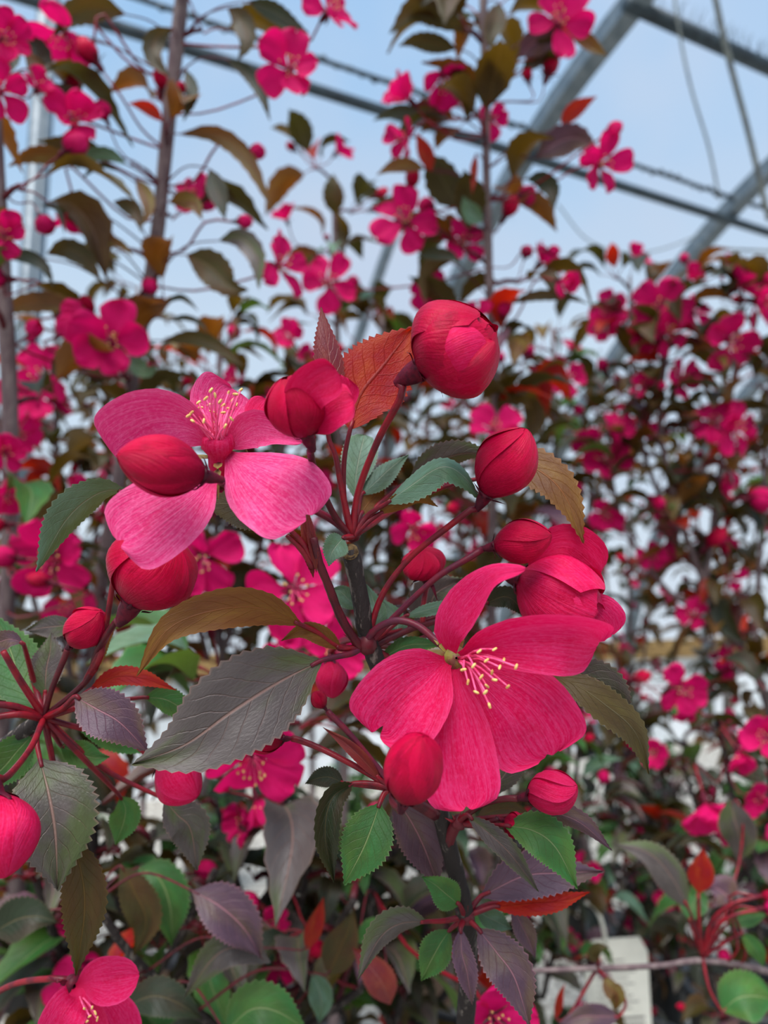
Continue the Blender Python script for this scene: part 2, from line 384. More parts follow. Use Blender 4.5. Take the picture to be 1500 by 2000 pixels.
fm.grid([[(G(-4 + 16 * k / 8, q.x + (q.x - .6) * .012, q.y + .035), k / 8, 0) for q in cs if q.y > .6] for k in range(9)], 'film'); struct('ceiling', fm, 'clear plastic film stretched over the greenhouse hoops', True)
def purlin(name, c, z, r, label, mat, a0=-4, a1=9):
    mb = MB(); mb.tube([G(a0 + (a1 - a0) * i / 12, c, z) for i in range(13)], r, mat, 8); o = put(name, mb, None); tag(o, label, 'greenhouse pipe'); return o
pu = purlin('purlin_pipe', 1.476, 2.80, .024, 'dark purlin pipe covered with fine bristles', 'steel_dark', 1.5, 9)
br = MB(); rr = random.Random(3)
for i in range(260):
    a = 1.55 + i * .012; p = G(a, 1.476, 2.82); d = (Vector((rr.uniform(-.5, .5), rr.uniform(-.6, .2), rr.uniform(.2, 1)))).normalized()
    br.tube([p, p + d * .06], [.0016, .0006], 'steel_dark', 3, False)
bo_ = put('bristles', br, pu); bo_['kind'] = 'stuff'
purlin('purlin_pipe', 2.0, 2.615, .018, 'lower of the twin dark purlins under the hoops', 'steel_dark')
pc = purlin('purlin_cable', 1.97, 2.70, .008, 'knobbly dark cable strung along above the lower purlin', 'steel_dark')
kn = MB()
for i in range(150):
    p = G(-1.5 + i * .045, 1.97 + rr.uniform(-.004, .004), 2.70 + rr.uniform(-.008, .008))
    kn.lathe(axframe(p, AA), [(.003, -.012), (.011, -.004), (.011, .006), (.003, .013)], 'steel_dark', 6)
o = put('cable_ties', kn, pc); o['kind'] = 'stuff'
def wire(name, pts, r, label, mat='wire', cat='wire', n=30):
    mb = MB(); mb.tube(catmull([P(*p) if abs(p[2]) > 50 else Vector(p) for p in pts], n), r, mat, 6); o = put(name, mb, None); tag(o, label, cat); return o
wire('hanging_wire', [(1310, -60, 2000), (1330, 80, 2010), (1352, 180, 2040), (1385, 290, 2100), (1405, 390, 2150)], .0035, 'thin wavy wire hanging from the bristly purlin')
wire('hanging_rope', [(1385, -60, 1900), (1420, 100, 1950), (1462, 260, 2050), (1502, 430, 2150)], .008, 'thick pale rope hanging from the bristly purlin')
wire('sagging_wire', [(1090, 400, 2700), (1150, 470, 2800), (1240, 495, 2900), (1340, 470, 3000), (1420, 420, 3100)], .003, 'faint wire sagging under the twin purlins')
wire('guy_wire', [(1380, 484, 3300), (1440, 488, 3300), (1600, 494, 3300)], .006, 'straight taut wire below the twin purlins')
o = wire('brace_pipe', [(790, 400, 2650), (742, 530, 2700), (700, 660, 2750), (640, 840, 2800)], .022, 'slanting brace pipe behind the middle trees', 'steel', 'greenhouse pipe')
mb = MB(); q = P(45, 700, 2100); mb.tube([Vector((q.x, q.y, 0)), Vector((q.x, q.y, 1.5)), Vector((q.x, q.y, 3.0))], .026, 'steel', 10)
mb.box(Matrix.Translation((q.x + .012, q.y + .01, 0)), 0, .02, -.02, .02, 0, 3.0, 'steel'); o = put('support_post', mb, None, Vector((q.x, q.y, 0))); tag(o, 'upright galvanised post at the left edge behind the blossom', 'greenhouse post')
gf = Matrix(((AA.x, CC.x, 0, 0), (AA.y, CC.y, 0, 0), (0, 0, 1, 0), (0, 0, 0, 1)))
mb = MB(); mb.box(gf, -4, 12, 3.84, 3.88, .59, .72, 'timber'); struct('trim_1', mb, 'tan timber rail along the side wall')
mb = MB(); mb.box(gf, -4, 12, 3.90, 3.91, 0, .60, 'white_sheet'); struct('wall_side', mb, 'white sheeting below the timber rail')
for i in range(14):
    mb = MB(); a = -3 + i * 1.05; mb.box(gf, a, a + .05, 3.80, 3.84, 0, 1.3, 'steel'); o = put('wall_stake', mb, None, G(a, 3.8, 0), None, False)
    tag(o, 'slim metal stake standing against the white side wall', 'stake', 'stakes along the side wall')

# ------------------------------------------------------------------ hero plant builders
def hleaf(tree, mat, pts, W, aL=15, aR=15, crease=.6, flip=False, pet=None, tooth=.045, pmat='st_red', n=40, ruf=.06, prof=LEAFP, label=None, pr=.0009):
    w = [P(*p) for p in pts]; dm = sum(p[2] for p in pts) / len(pts)
    mb = MB()
    blade(mb, mat, w, W * dm / 1400000.0, tocam, prof=prof, n=n, m=5, aL=aL, aR=aR, crease=crease, flip=flip, tooth=tooth, ruf=ruf, rk=2.2, seed=int(pts[0][0] * 7 + pts[0][1]))
    if pet:
        q = catmull([p if isinstance(p, Vector) else P(*p) for p in pet] + [w[0], w[0].lerp(w[1], .25)], 14)
        mb.tube(q, [pr * (1.15 - .5 * i / 14) for i in range(15)], pmat, 6)
    return put('leaf', mb, tree, w[0], label)

def hstem(tree, name, pts, r0, r1, mat, seg=8, n=24, knob=0.0, label=None, seed=1):
    q = catmull([P(*p) if len(p) == 3 and abs(p[2]) > 50 else Vector(p) for p in pts], n); rr = random.Random(seed)
    mb = MB(); mb.tube(q, [(r0 + (r1 - r0) * i / n) * (1 + knob * rr.uniform(-1, 1)) for i in range(n + 1)], mat, seg)
    return put(name, mb, tree, q[0], label)

def sepals(mb_list_parent, fr, r, Ls, recurve, seed, wm_parent, mat='calyx', z=0.0):
    rr = random.Random(seed)
    for k in range(5):
        a = 2 * math.pi * k / 5 + rr.uniform(-.3, .3); rad = Vector((math.cos(a), math.sin(a), 0)); l = Ls * rr.uniform(.8, 1.15); rc = recurve * rr.uniform(.6, 1.3)
        p0 = rad * r * .85 + Vector((0, 0, z)); p1 = p0 + rad * l * (.35 + .3 * rc) + Vector((0, 0, l * (.35 - .3 * rc))); p2 = p1 + rad * l * .3 * rc + Vector((0, 0, l * (.55 - .95 * rc)))
        mb = MB(); M3 = fr.to_3x3(); axis = M3 @ Vector((0, 0, 1))
        blade(mb, mat, [fr @ p0, fr @ p1, fr @ p2], l * .16, lambda p: (M3 @ rad), prof=SEPALP, n=8, m=2, aL=-25, aR=-25, crease=.5, seed=k)
        put('sepal', mb, mb_list_parent, fr @ p0)

def hbud(tree, base, tip, R, mat, ped, label, n=5, span=170, tipr=0.0, twist=40, lift=.12, peak=.5, seed=0, top=1.0, kind='bud', sep=1.0, rec=.5, pr=.0008, pmat='st_red', hint=None, inner=None, cal='calyx', core=True, wr=.006):
    b = P(*base); t = P(*tip); R = R * (base[2] + tip[2]) / 2 / 1400000.0; ax = t - b; Ln = ax.length
    fr = axframe(b, ax, hint or Vector((0, 0, 1)))
    mb = MB()
    hl = R * .62                                     # hypanthium below the petals
    mb.lathe(fr, [(pr, -hl * 1.0), (R * .16, -hl * .72), (R * .24, -hl * .3), (R * .26, 0), (R * .36, R * .14), (R * .05, R * .2)], cal, 10)
    q = catmull([P(*p) for p in ped] + [b - ax.normalized() * hl * .9], 20)
    mb.tube(q, [pr * (1.05 + .12 * abs(i - 10) / 10) for i in range(21)], pmat, 7)
    if core:
        prof = []
        for i in range(9):
            u = i / 8; x = (u * .96) ** (math.log(.5) / math.log(peak)); r = R * .9 * (math.sin(math.pi * x) ** .62)
            if tipr: r = R * (.85 * math.sin(math.pi * x) ** .7 if u < .5 else .85 * max(.0, 1 - (u - .5) * 2) ** .5)
            prof.append((max(r, .0002), Ln * u * (.95 if not tipr else .7)))
        mb.lathe(fr, prof, inner or mat, 12)
    o = put(kind, mb, tree, b, label)
    sh = bud_shells(Ln, R, n, span, tipr, twist, lift, peak, seed, top=top, nt=18, nm=24, wr=wr)
    if tipr > .12: sh += bud_shells(Ln, R * .82, 3, 200, tipr * .4, twist, lift, peak, seed + 1, top=.97)
    for rows in sh:
        m2 = MB(); m2.grid([[(fr @ v, u, w_) for v, u, w_ in r] for r in rows], mat)
        put('petal', m2, o, b)
    sepals(o, fr, R * .34, R * .75 * sep, rec, seed, None, cal)
    return o

def hpetal(fl, mat, pts, W, aL=12, aR=12, crease=0.0, flip=False, ruf=.05, notch=.0, rk=2.5, seed=0, prof=PETALP, n=22):
    w = [P(*p) for p in pts]; dm = sum(p[2] for p in pts) / len(pts)
    mb = MB(); blade(mb, mat, w, W * dm / 1400000.0, tocam, prof=prof, n=n, m=8, aL=aL, aR=aR, crease=crease, flip=flip, ruf=ruf, rk=rk, notch=notch, seed=seed, roundtip=True)
    return put('petal', mb, fl, w[0])

def hstamen(fl, root, tip, bend=(0, 0, 0), r=.0003, an=.00075):
    a = P(*root); b = P(*tip); m = (a + b) / 2 + Vector(bend); q = catmull([a, m, b], 6)
    mb = MB(); mb.tube(q, [r * (1.2 - .4 * i / 6) for i in range(7)], 'filament', 5)
    d = (RT * RNG.uniform(-1, 1) + UP * RNG.uniform(-1, 1) - FW * .3).normalized(); fr = axframe(b - d * an, d)
    mb.lathe(fr, [(.00005, 0), (an * .4, an * .3), (an * .46, an), (an * .4, an * 1.7), (.00005, an * 2)], 'anther', 6)
    return put('stamen', mb, fl, a)

# ================================================================== the crabapple in focus
HB = Vector((0.035, 0.32, 0.0))
hero = thing('crabapple_tree', 'crabapple in sharp focus with a pruned dark stem and wide open magenta flowers', 'tree', HB)
hstem(hero, 'stem', [(684, 1072, 196), (694, 1120, 197), (706, 1180, 198), (720, 1250, 200), (775, 1390, 206), (850, 1560, 212), (876, 1650, 217), (905, 1770, 222), (915, 1880, 232), (905, 2060, 250)], .0024, .0031, 'bark', 12, 60, .07, 'dark bark stem with pale flecks')
stm = MB(); stm.tube(catmull([P(905, 2050, 249), HB + Vector((0, -.03, .45)), HB + Vector((0, 0, .2))], 16), [.0031 + .004 * i / 16 for i in range(17)], 'bark', 10)
put('trunk', stm, hero, HB)
cw = MB(); c0 = P(684, 1078, 194.5); c1 = P(684, 1046, 194)
cw.lathe(axframe(c0, (P(684, 1060, 170) - c0)), [(.0021, -.004), (.0024, -.001), (.0022, .0004), (.0017, .0002), (.0014, .0006), (.0007, .0003), (.0003, .0006)], 'cut_wood', 14)
put('pruning_cut', cw, hero, c0, 'pale oval pruning scar')
# knuckles where the flower trusses spring from
for i, (x, y, d, r) in enumerate([(686, 1044, 201, 16), (712, 1258, 199, 22), (768, 1540, 196, 15), (893, 1606, 210, 16), (908, 1790, 222, 17)]):
    mb = MB(); rr = r * d / 1400000; c = P(x, y, d)
    mb.lathe(axframe(c - UP * rr, UP + RT * .2), [(.0002, 0), (rr * .8, rr * .4), (rr, rr), (rr * .7, rr * 1.7), (.0002, rr * 2.1)], 'st_dark', 10)
    put('spur', mb, hero, c)
    for k in range(7):                                    # bud scales
        a = RNG.uniform(-1.2, 1.2); l = rr * RNG.uniform(1.2, 2.4); m2 = MB()
        e = c + (RT * math.sin(a) + UP * math.cos(a) - FW * RNG.uniform(.1, .7)).normalized() * l
        blade(m2, 'st_red', [c, c.lerp(e, .5) - FW * rr * .3, e], rr * .22, tocam, prof=SEPALP, n=5, m=1)
        put('bud_scale', m2, hero, c)
hstem(hero, 'shoot', [(705, 1268, 198), (668, 1210, 194), (640, 1140, 190), (622, 1095, 188), (612, 1050, 187)], .0013, .0011, 'st_dark', 8, 20, .06)
hstem(hero, 'shoot', [(612, 1110, 188), (590, 1075, 187), (560, 1045, 186)], .0010, .0006, 'st_red', 7, 12, .08)
hstem(hero, 'shoot', [(768, 1540, 196), (800, 1560, 203), (850, 1590, 211)], .0016, .0020, 'st_dark', 8, 10)
hstem(hero, 'shoot', [(893, 1606, 210), (880, 1630, 214), (872, 1650, 217)], .0016, .0022, 'st_dark', 8, 10)

# ---- main open flower
mf = MB(); mc = P(890, 1284, 181); mfr = axframe(mc, P(935, 1330, 150) - mc)
mf.lathe(mfr, [(.0008, -.007), (.0020, -.0055), (.0026, -.003), (.0024, -.001), (.0030, 0), (.0012, .0004), (.0003, .001)], 'calyx_green', 12)
mf.tube(catmull([P(*p) for p in [(708, 1262, 199), (735, 1228, 196), (775, 1212, 194), (815, 1222, 192), (850, 1250, 190)]] + [mfr @ Vector((0, 0, -.0065))], 22), .0010, 'st_purple', 8)
mo = put('flower', mf, hero, mc, 'wide open magenta flower showing cream tipped stamens')
hpetal(mo, 'pt_open', [(884, 1276, 181), (876, 1232, 178), (915, 1172, 171), (962, 1126, 164), (1026, 1112, 157)], 46, -25, 38, .1, ruf=.05, seed=3, prof=PETALN)
hpetal(mo, 'pt_open', [(897, 1278, 180), (960, 1260, 171), (1040, 1250, 165), (1110, 1252, 164), (1166, 1262, 170)], 68, 62, 4, .15, ruf=.05, seed=5, prof=PETALB)
hpetal(mo, 'pt_open', [(898, 1288, 182), (960, 1340, 178), (1020, 1395, 175), (1072, 1478, 176)], 100, 24, 10, 0, ruf=.06, notch=.06, seed=6, prof=PETALB)
hpetal(mo, 'pt_open', [(888, 1292, 182), (885, 1370, 177), (893, 1470, 172), (912, 1582, 168)], 76, 18, 16, 0, ruf=.07, notch=.08, seed=8, prof=PETALB)
hpetal(mo, 'pt_open', [(878, 1288, 182), (835, 1325, 175), (785, 1370, 171), (734, 1436, 170)], 92, 20, 36, .3, ruf=.06, notch=.25, seed=9, prof=PETALB)
sepals(mo, mfr, .0028, .006, 1.2, 4, None, 'calyx_green', -.0005)
for i, (x, y) in enumerate([(1008, 1302), (976, 1303), (961, 1313), (966, 1328), (992, 1341), (951, 1340), (948, 1352), (930, 1352), (914, 1332), (956, 1378), (936, 1272), (966, 1268), (925, 1300), (940, 1322), (984, 1290), (905, 1308), (950, 1290)]):
    hstamen(mo, (896 + (i * 5) % 13, 1284 + (i * 7) % 12, 180), (x, y, 160 + (i * 3) % 9), (0, -.001, .0012))

# ---- open flower at the left, seen from the side
lf = MB(); lc = P(428, 886, 178); lfr = axframe(lc, P(418, 800, 172) - lc)
lf.lathe(lfr, [(.0008, -.008), (.0022, -.006), (.0030, -.003), (.0028, 0), (.0042, .0022), (.0036, .0048), (.0008, .005)], 'pt_open', 12)
lf.tube(catmull([P(*p) for p in [(690, 1050, 197), (640, 1010, 195), (560, 975, 190), (470, 950, 184)]] + [lfr @ Vector((0, 0, -.0075))], 22), .0010, 'st_purple', 8)
lo_ = put('flower', lf, hero, lc, 'open pale magenta flower with a tuft of upright stamens')
hpetal(lo_, 'pt_pale', [(412, 868, 176), (365, 838, 174), (300, 842, 173), (224, 890, 172)], 92, 5, 30, 0, ruf=.06, seed=11, prof=PETALB)
hpetal(lo_, 'pt_pale', [(434, 862, 180), (436, 825, 186), (444, 795, 190), (462, 764, 193)], 78, 25, 10, 0, ruf=.05, seed=12, prof=PETALB)
hpetal(lo_, 'pt_pale', [(446, 872, 179), (490, 840, 180), (530, 842, 180), (590, 864, 178)], 40, 30, 30, 0, ruf=.04, seed=13, prof=PETALN)
hpetal(lo_, 'pt_open', [(480, 850, 186), (495, 820, 188), (505, 800, 189), (520, 780, 190)], 26, 10, 10, 0, ruf=.04, seed=16)
hpetal(lo_, 'pt_pale', [(440, 884, 178), (500, 925, 171), (555, 962, 166), (604, 1012, 165)], 96, -38, 16, .35, ruf=.03, notch=.1, seed=14, prof=PETALB)
hpetal(lo_, 'pt_pale', [(424, 930, 173), (370, 968, 166), (300, 1016, 162), (232, 1062, 161)], 84, 22, -14, .1, ruf=.05, notch=.14, seed=15, prof=PETALB)
sepals(lo_, lfr, .0030, .008, 1.2, 6, None, 'calyx_green', -.001)
for i, (x, y) in enumerate([(368, 812), (380, 800), (392, 796), (398, 822), (410, 790), (384, 834), (412, 762), (436, 806), (448, 798), (460, 770), (470, 762), (424, 812), (440, 832), (405, 842), (376, 822), (452, 818), (418, 826), (430, 784), (396, 812), (462, 790), (402, 778), (388, 786), (446, 768), (420, 772), (436, 792), (454, 782), (374, 806), (414, 804)]):
    hstamen(lo_, (414 + (i * 5) % 26, 862 + (i * 7) % 10, 174 + i % 4), (x, y, 168 + (i * 5) % 14), (0, -.0006, .0006))

# ---- buds and half open flowers of the same plant
hbud(hero, (403, 930, 158), (228, 888, 149), 56, 'pt_bud', [(690, 1046, 197), (620, 1000, 196), (520, 968, 190), (462, 952, 182), (432, 942, 171)], 'fat crimson bud lying in front of the pale flower', 4, 190, .0, 10, .10, .5, 21, rec=.2, pmat='st_purple')
ho = hbud(hero, (600, 852, 163), (556, 738, 155), 56, 'pt_bud', [(686, 1046, 197), (655, 1010, 194), (628, 955, 187), (616, 925, 181), (606, 885, 170)], 'half open bud with rounded pink petals above a dark base', 4, 185, .1, 15, .10, .5, 23, 1.0, 'bud', .8, .2, pmat='st_dark')
hpetal(ho, 'pt_budpink', [(602, 846, 163), (590, 800, 157), (605, 760, 153), (660, 728, 152)], 44, 30, 30, 0, ruf=.06, seed=24, prof=PETALB)
hpetal(ho, 'pt_budpink', [(604, 848, 164), (630, 815, 159), (655, 795, 156), (690, 782, 155)], 44, -20, 35, 0, ruf=.05, seed=25, prof=PETALB)
hpetal(ho, 'pt_budpink', [(606, 850, 166), (640, 800, 168), (655, 770, 168), (672, 735, 167)], 44, 20, 20, 0, ruf=.05, seed=26, prof=PETALB)
gb = hbud(hero, (820, 722, 180), (962, 640, 172), 96, 'pt_bud', [(688, 1046, 197), (700, 960, 196), (738, 860, 190), (785, 770, 182)], 'large globe shaped bud topping a long red stalk', 5, 185, .16, 22, .10, .46, 31, 1.0, 'bud', .9, .9, pmat='st_red', pr=.0009)
hpetal(gb, 'pt_budpink', [(814, 736, 181), (850, 712, 168.5), (896, 688, 163.5), (950, 668, 166.5)], 62, -48, -52, 0, ruf=.03, seed=32, prof=PETALB)
hpetal(gb, 'pt_bud', [(826, 738, 179), (876, 732, 168), (924, 712, 165), (966, 668, 167)], 36, -35, -55, 0, ruf=.04, seed=33, prof=PETALB)
hbud(hero, (947, 970, 190), (1030, 838, 183), 55, 'pt_bud', [(715, 1262, 199), (745, 1165, 198), (800, 1090, 197), (880, 1025, 193), (925, 992, 191)], 'upright crimson bud on an arching red stalk', 5, 165, .0, 35, .14, .52, 37, rec=.5)
hbud(hero, (963, 1068, 192), (1078, 1045, 186), 40, 'pt_bud', [(715, 1264, 199), (770, 1205, 198), (850, 1130, 195), (915, 1090, 193)], 'pointed dark crimson bud beside the cupped flower', 4, 175, .0, 30, .12, .5, 41, rec=.6, pmat='st_purple')
hbud(hero, (832, 1128, 212), (822, 1074, 208), 40, 'pt_bud', [(826, 1235, 208), (826, 1190, 210), (832, 1150, 212)], 'small wrinkled bud with curling sepals', 5, 140, .0, 60, .22, .5, 43, wr=.03, sep=1.2, rec=1.2)
hbud(hero, (790, 1562, 156), (826, 1438, 148), 56, 'pt_bud', [(768, 1540, 196), (766, 1565, 180), (778, 1580, 165)], 'blurred crimson bud hanging in front of the open flower', 4, 185, .0, 12, .08, .5, 53, sep=.9, rec=.1, pmat='st_dark')
hbud(hero, (1030, 1556, 196), (1128, 1536, 190), 38, 'pt_budpink', [(893, 1606, 210), (940, 1572, 206), (985, 1560, 199)], 'wrinkled red bud beneath the open flower', 5, 140, .0, 60, .22, .5, 59, wr=.02, rec=.1, sep=1.2, pmat='st_dark')
hbud(hero, (984, 1603, 204), (1026, 1620, 200), 22, 'pt_bud', [(893, 1608, 210), (930, 1612, 208), (965, 1604, 205)], 'tiny dark bud under the wrinkled bud', 5, 140, .0, 40, .2, .5, 61, wr=.02, rec=.1, pmat='st_dark')
hbud(hero, (556, 1443, 200), (474, 1446, 198), 25, 'pt_bud', [(768, 1540, 196), (700, 1500, 197), (630, 1464, 199), (585, 1446, 200)], 'slim closed bud on a thin red stalk', 5, 150, .0, 30, .18, .5, 63, wr=.02, rec=.1, pmat='st_red')
hbud(hero, (634, 1382, 199), (612, 1352, 199), 15, 'pt_bud', [(768, 1538, 196), (730, 1490, 197), (680, 1430, 198), (645, 1395, 199)], 'thin bud tip on a straight purple stalk', 4, 160, .1, 30, .15, .5, 65, rec=.1, pmat='st_purple')
hbud(hero, (646, 1290, 226), (650, 1364, 222), 30, 'pt_budpink', [(715, 1268, 203), (690, 1250, 215), (660, 1260, 224)], 'round pink bud hanging behind the stem', 4, 180, .0, 30, .1, .5, 66, rec=.1)
# cupped flower at the right: a loose cup of petals
cup = hbud(hero, (1012, 1128, 204), (1172, 1200, 194), 78, 'pt_budpink', [(718, 1268, 200), (800, 1230, 206), (900, 1195, 212), (980, 1130, 210)], 'half open flower cupped between leaf and bud', 5, 135, .5, 6, .12, .5, 71, 1.0, 'flower', .8, .4, pmat='st_dark')
hpetal(cup, 'pt_budpink', [(1030, 1130, 202), (1060, 1085, 200), (1110, 1070, 198), (1172, 1120, 199)], 52, 20, 10, 0, ruf=.06, seed=72)
hpetal(cup, 'pt_open', [(1090, 1170, 200), (1135, 1185, 197), (1170, 1205, 196), (1196, 1240, 197)], 46, 20, 25, 0, ruf=.08, seed=73)

# ---- leaves round the upper knuckle
H1 = (688, 1048, 197)
hleaf(hero, 'lf_red', [(684, 838, 192), (705, 770, 194), (748, 715, 197), (806, 640, 200)], 74, -8, 6, .4, True, [H1, (672, 980, 196), (672, 900, 194)], label='translucent red leaf glowing behind the buds', prof=[(0, .04), (.05, .3), (.14, .62), (.28, .9), (.42, 1), (.6, .93), (.74, .72), (.86, .42), (.95, .15), (1, .01)])
hleaf(hero, 'lf_young', [(652, 800, 189), (648, 750, 190), (642, 690, 192), (627, 598, 196)], 34, 30, -40, .8, False, [H1, (668, 960, 194), (655, 890, 191), (640, 850, 190), (648, 812, 189)], label='narrow young leaf pointing straight up')
hleaf(hero, 'lf_teal', [(700, 985, 204), (694, 945, 208), (700, 900, 214), (712, 850, 220)], 36, 5, 10, .5, False, [H1, (694, 1015, 200)], prof=PETALP, tooth=.03)
hleaf(hero, 'lf_teal', [(705, 968, 206), (735, 940, 209), (765, 912, 212), (798, 888, 215)], 24, -40, 15, .7, False, [H1, (698, 1000, 202)])
hleaf(hero, 'lf_teal', [(752, 985, 196), (800, 950, 192), (862, 912, 188), (905, 930, 188), (940, 980, 192)], 40, -68, 28, .8, False, [H1, (715, 1010, 198), (735, 995, 197)], pmat='st_red')
hleaf(hero, 'lf_grey', [(800, 940, 212), (850, 905, 210), (905, 886, 208), (968, 888, 208)], 34, 10, -60, .8, False, [H1, (740, 985, 208), (775, 955, 212)])
hleaf(hero, 'lf_bronze', [(738, 1005, 198), (780, 982, 196), (815, 972, 196), (856, 990, 198)], 22, 35, -50, .8, False, [H1, (712, 1025, 198)])
hleaf(hero, 'lf_bronze', [(705, 1005, 202), (718, 985, 206), (735, 965, 210), (748, 940, 212)], 26, 20, 20, .5, True, [H1])
hleaf(hero, 'lf_bronze', [(935, 935, 208), (1010, 905, 204), (1075, 935, 200), (1115, 990, 197), (1140, 1062, 194)], 46, -30, 40, .6, True, [H1, (780, 990, 212), (870, 950, 212)], tooth=.06)
hleaf(hero, 'lf_teal', [(672, 1050, 193), (660, 1062, 190), (648, 1080, 188), (642, 1106, 187)], 26, 10, 20, .5, False, [H1], tooth=.06)
hleaf(hero, 'lf_young', [(612, 1128, 188), (605, 1085, 188), (600, 1050, 188), (585, 990, 190)], 14, 30, 30, .8, False)
hleaf(hero, 'lf_young', [(618, 1118, 187), (612, 1070, 187), (606, 1030, 188), (598, 985, 189)], 10, 30, 30, .8, False)
hleaf(hero, 'lf_dark', [(560, 1030, 186), (500, 1000, 190), (450, 985, 196), (385, 985, 202)], 42, 10, -20, .5, True, [(612, 1100, 188), (590, 1060, 187)])
# ---- leaves round the second knuckle
H2 = (712, 1260, 199)
hleaf(hero, 'lf_teal', [(700, 1190, 202), (680, 1170, 203), (665, 1155, 204), (648, 1150, 205)], 20, 10, 10, .5)
hleaf(hero, 'lf_teal', [(722, 1232, 202), (735, 1200, 206), (728, 1170, 210), (715, 1140, 212)], 22, 10, -30, .5)
hleaf(hero, 'lf_teal', [(745, 1250, 205), (775, 1230, 207), (768, 1200, 210), (740, 1165, 212)], 22, 20, -30, .6, False, [H2])
hleaf(hero, 'lf_grey', [(838, 1240, 222), (842, 1200, 222), (850, 1160, 222), (905, 1130, 224)], 46, 15, 10, .5, False, [H2, (780, 1260, 212)])
hleaf(hero, 'lf_teal', [(790, 1205, 205), (830, 1192, 202), (880, 1182, 200), (935, 1178, 200)], 15, -40, 30, .7, False, [H2, (750, 1235, 203)])
hleaf(hero, 'lf_dark', [(945, 1180, 210), (985, 1165, 207), (1010, 1180, 205), (1030, 1210, 205)], 22, 20, 10, .6, False, [H2, (820, 1215, 212)])
hleaf(hero, 'lf_green', [(738, 1290, 202), (790, 1262, 205), (830, 1258, 206), (870, 1260, 207)], 18, -20, 20, .7, False, [H2])
hleaf(hero, 'lf_bronze', [(592, 1222, 190), (520, 1190, 184), (430, 1190, 178), (330, 1228, 174), (266, 1322, 172)], 40, 18, 8, .3, True, [(708, 1268, 198), (660, 1262, 195), (620, 1235, 192)], tooth=.02, label='arched bronze leaf with its underside lit')
hleaf(hero, 'lf_bronze', [(668, 1268, 195), (625, 1240, 192), (590, 1232, 191), (548, 1252, 190)], 20, 20, 15, .5, True, [H2], tooth=.02)
hleaf(hero, 'lf_grey', [(628, 1290, 190), (540, 1335, 182), (450, 1392, 176), (360, 1455, 174), (258, 1492, 174)], 92, 10, 14, .35, False, [H2, (690, 1275, 196), (660, 1282, 193)], label='broad grey purple leaf with a pale midrib', pmat='st_purple', tooth=.03)
# ---- leaves under the open flower
hleaf(hero, 'lf_dark', [(1065, 1318, 196), (1120, 1335, 192), (1180, 1375, 190), (1240, 1430, 192), (1268, 1512, 196)], 38, -30, 30, .8, True, [H2, (800, 1300, 206), (950, 1330, 204)], tooth=.05)
hleaf(hero, 'lf_grey', [(1090, 1318, 200), (1140, 1318, 197), (1190, 1345, 196), (1230, 1410, 198)], 40, 25, 30, .6, False, [H2, (800, 1295, 208), (980, 1325, 206)], tooth=.05)
hleaf(hero, 'lf_grey', [(950, 1560, 212), (980, 1520, 210), (1010, 1485, 210), (1080, 1460, 212)], 34, 10, -40, .6, False, [(893, 1606, 210), (920, 1585, 211)])
H3 = (768, 1540, 196)
hleaf(hero, 'lf_dark', [(690, 1530, 196), (648, 1560, 190), (635, 1630, 188), (652, 1722, 190)], 40, 45, 62, .9, False, [H3, (725, 1530, 196)], ruf=.12, label='dark leaf curled in on itself')
hleaf(hero, 'lf_green', [(742, 1568, 194), (728, 1610, 190), (708, 1660, 188), (672, 1728, 188)], 50, 12, 14, .5, False, [H3, (752, 1548, 196)], pmat='st_red')
hleaf(hero, 'lf_dark', [(672, 1530, 202), (645, 1518, 203), (620, 1520, 204), (596, 1530, 205)], 20, 10, 10, .5, False, [H3, (720, 1535, 200)])
hleaf(hero, 'lf_young', [(745, 1525, 196), (705, 1480, 196), (672, 1450, 197), (630, 1420, 198)], 16, 40, 40, .9, False, [H3], tooth=.02)
hleaf(hero, 'lf_purple', [(765, 1550, 210), (800, 1600, 214), (830, 1660, 218), (858, 1740, 222)], 44, 20, 20, .5)
H4 = (893, 1606, 210)
hleaf(hero, 'lf_green', [(985, 1612, 200), (1040, 1622, 196), (1085, 1655, 194), (1128, 1735, 194)], 44, -20, 20, .4, False, [H4, (940, 1612, 206)])
hleaf(hero, 'lf_purple', [(1020, 1592, 204), (1080, 1588, 201), (1135, 1608, 199), (1196, 1662, 200)], 24, 20, -50, .7, False, [H4, (950, 1598, 208)])
hleaf(hero, 'lf_grey', [(912, 1592, 206), (960, 1632, 200), (1000, 1672, 197), (1052, 1742, 197)], 24, 30, 40, .7, False, [H4])
hleaf(hero, 'lf_olive', [(930, 1600, 214), (965, 1582, 216), (1000, 1580, 217), (1040, 1592, 218)], 18, 10, 20, .6, False, [H4])
H5 = (908, 1790, 222)
hleaf(hero, 'lf_green', [(898, 1768, 216), (870, 1745, 212), (850, 1728, 210), (824, 1712, 209)], 30, 15, 15, .5, False, [H5])
hleaf(hero, 'lf_purple', [(938, 1752, 224), (1020, 1712, 222), (1090, 1705, 222), (1178, 1702, 224)], 44, 15, 25, .5, False, [H5])
hleaf(hero, 'lf_red', [(960, 1772, 222), (1030, 1765, 219), (1090, 1760, 218), (1152, 1742, 219)], 24, 10, 30, .6, True, [H5])
hleaf(hero, 'lf_purple', [(932, 1812, 218), (970, 1860, 212), (1005, 1910, 208), (1034, 2005, 206)], 44, 15, 15, .5, False, [H5], label='pale purple leaf hanging below the stem')
hleaf(hero, 'lf_purple', [(900, 1812, 218), (902, 1860, 214), (912, 1900, 212), (922, 1962, 212)], 26, 35, 40, .8, False, [H5])
hleaf(hero, 'lf_grey', [(835, 1800, 218), (780, 1805, 213), (740, 1835, 211), (698, 1915, 210)], 34, -60, 20, .8, False, [H5, (870, 1798, 221)])
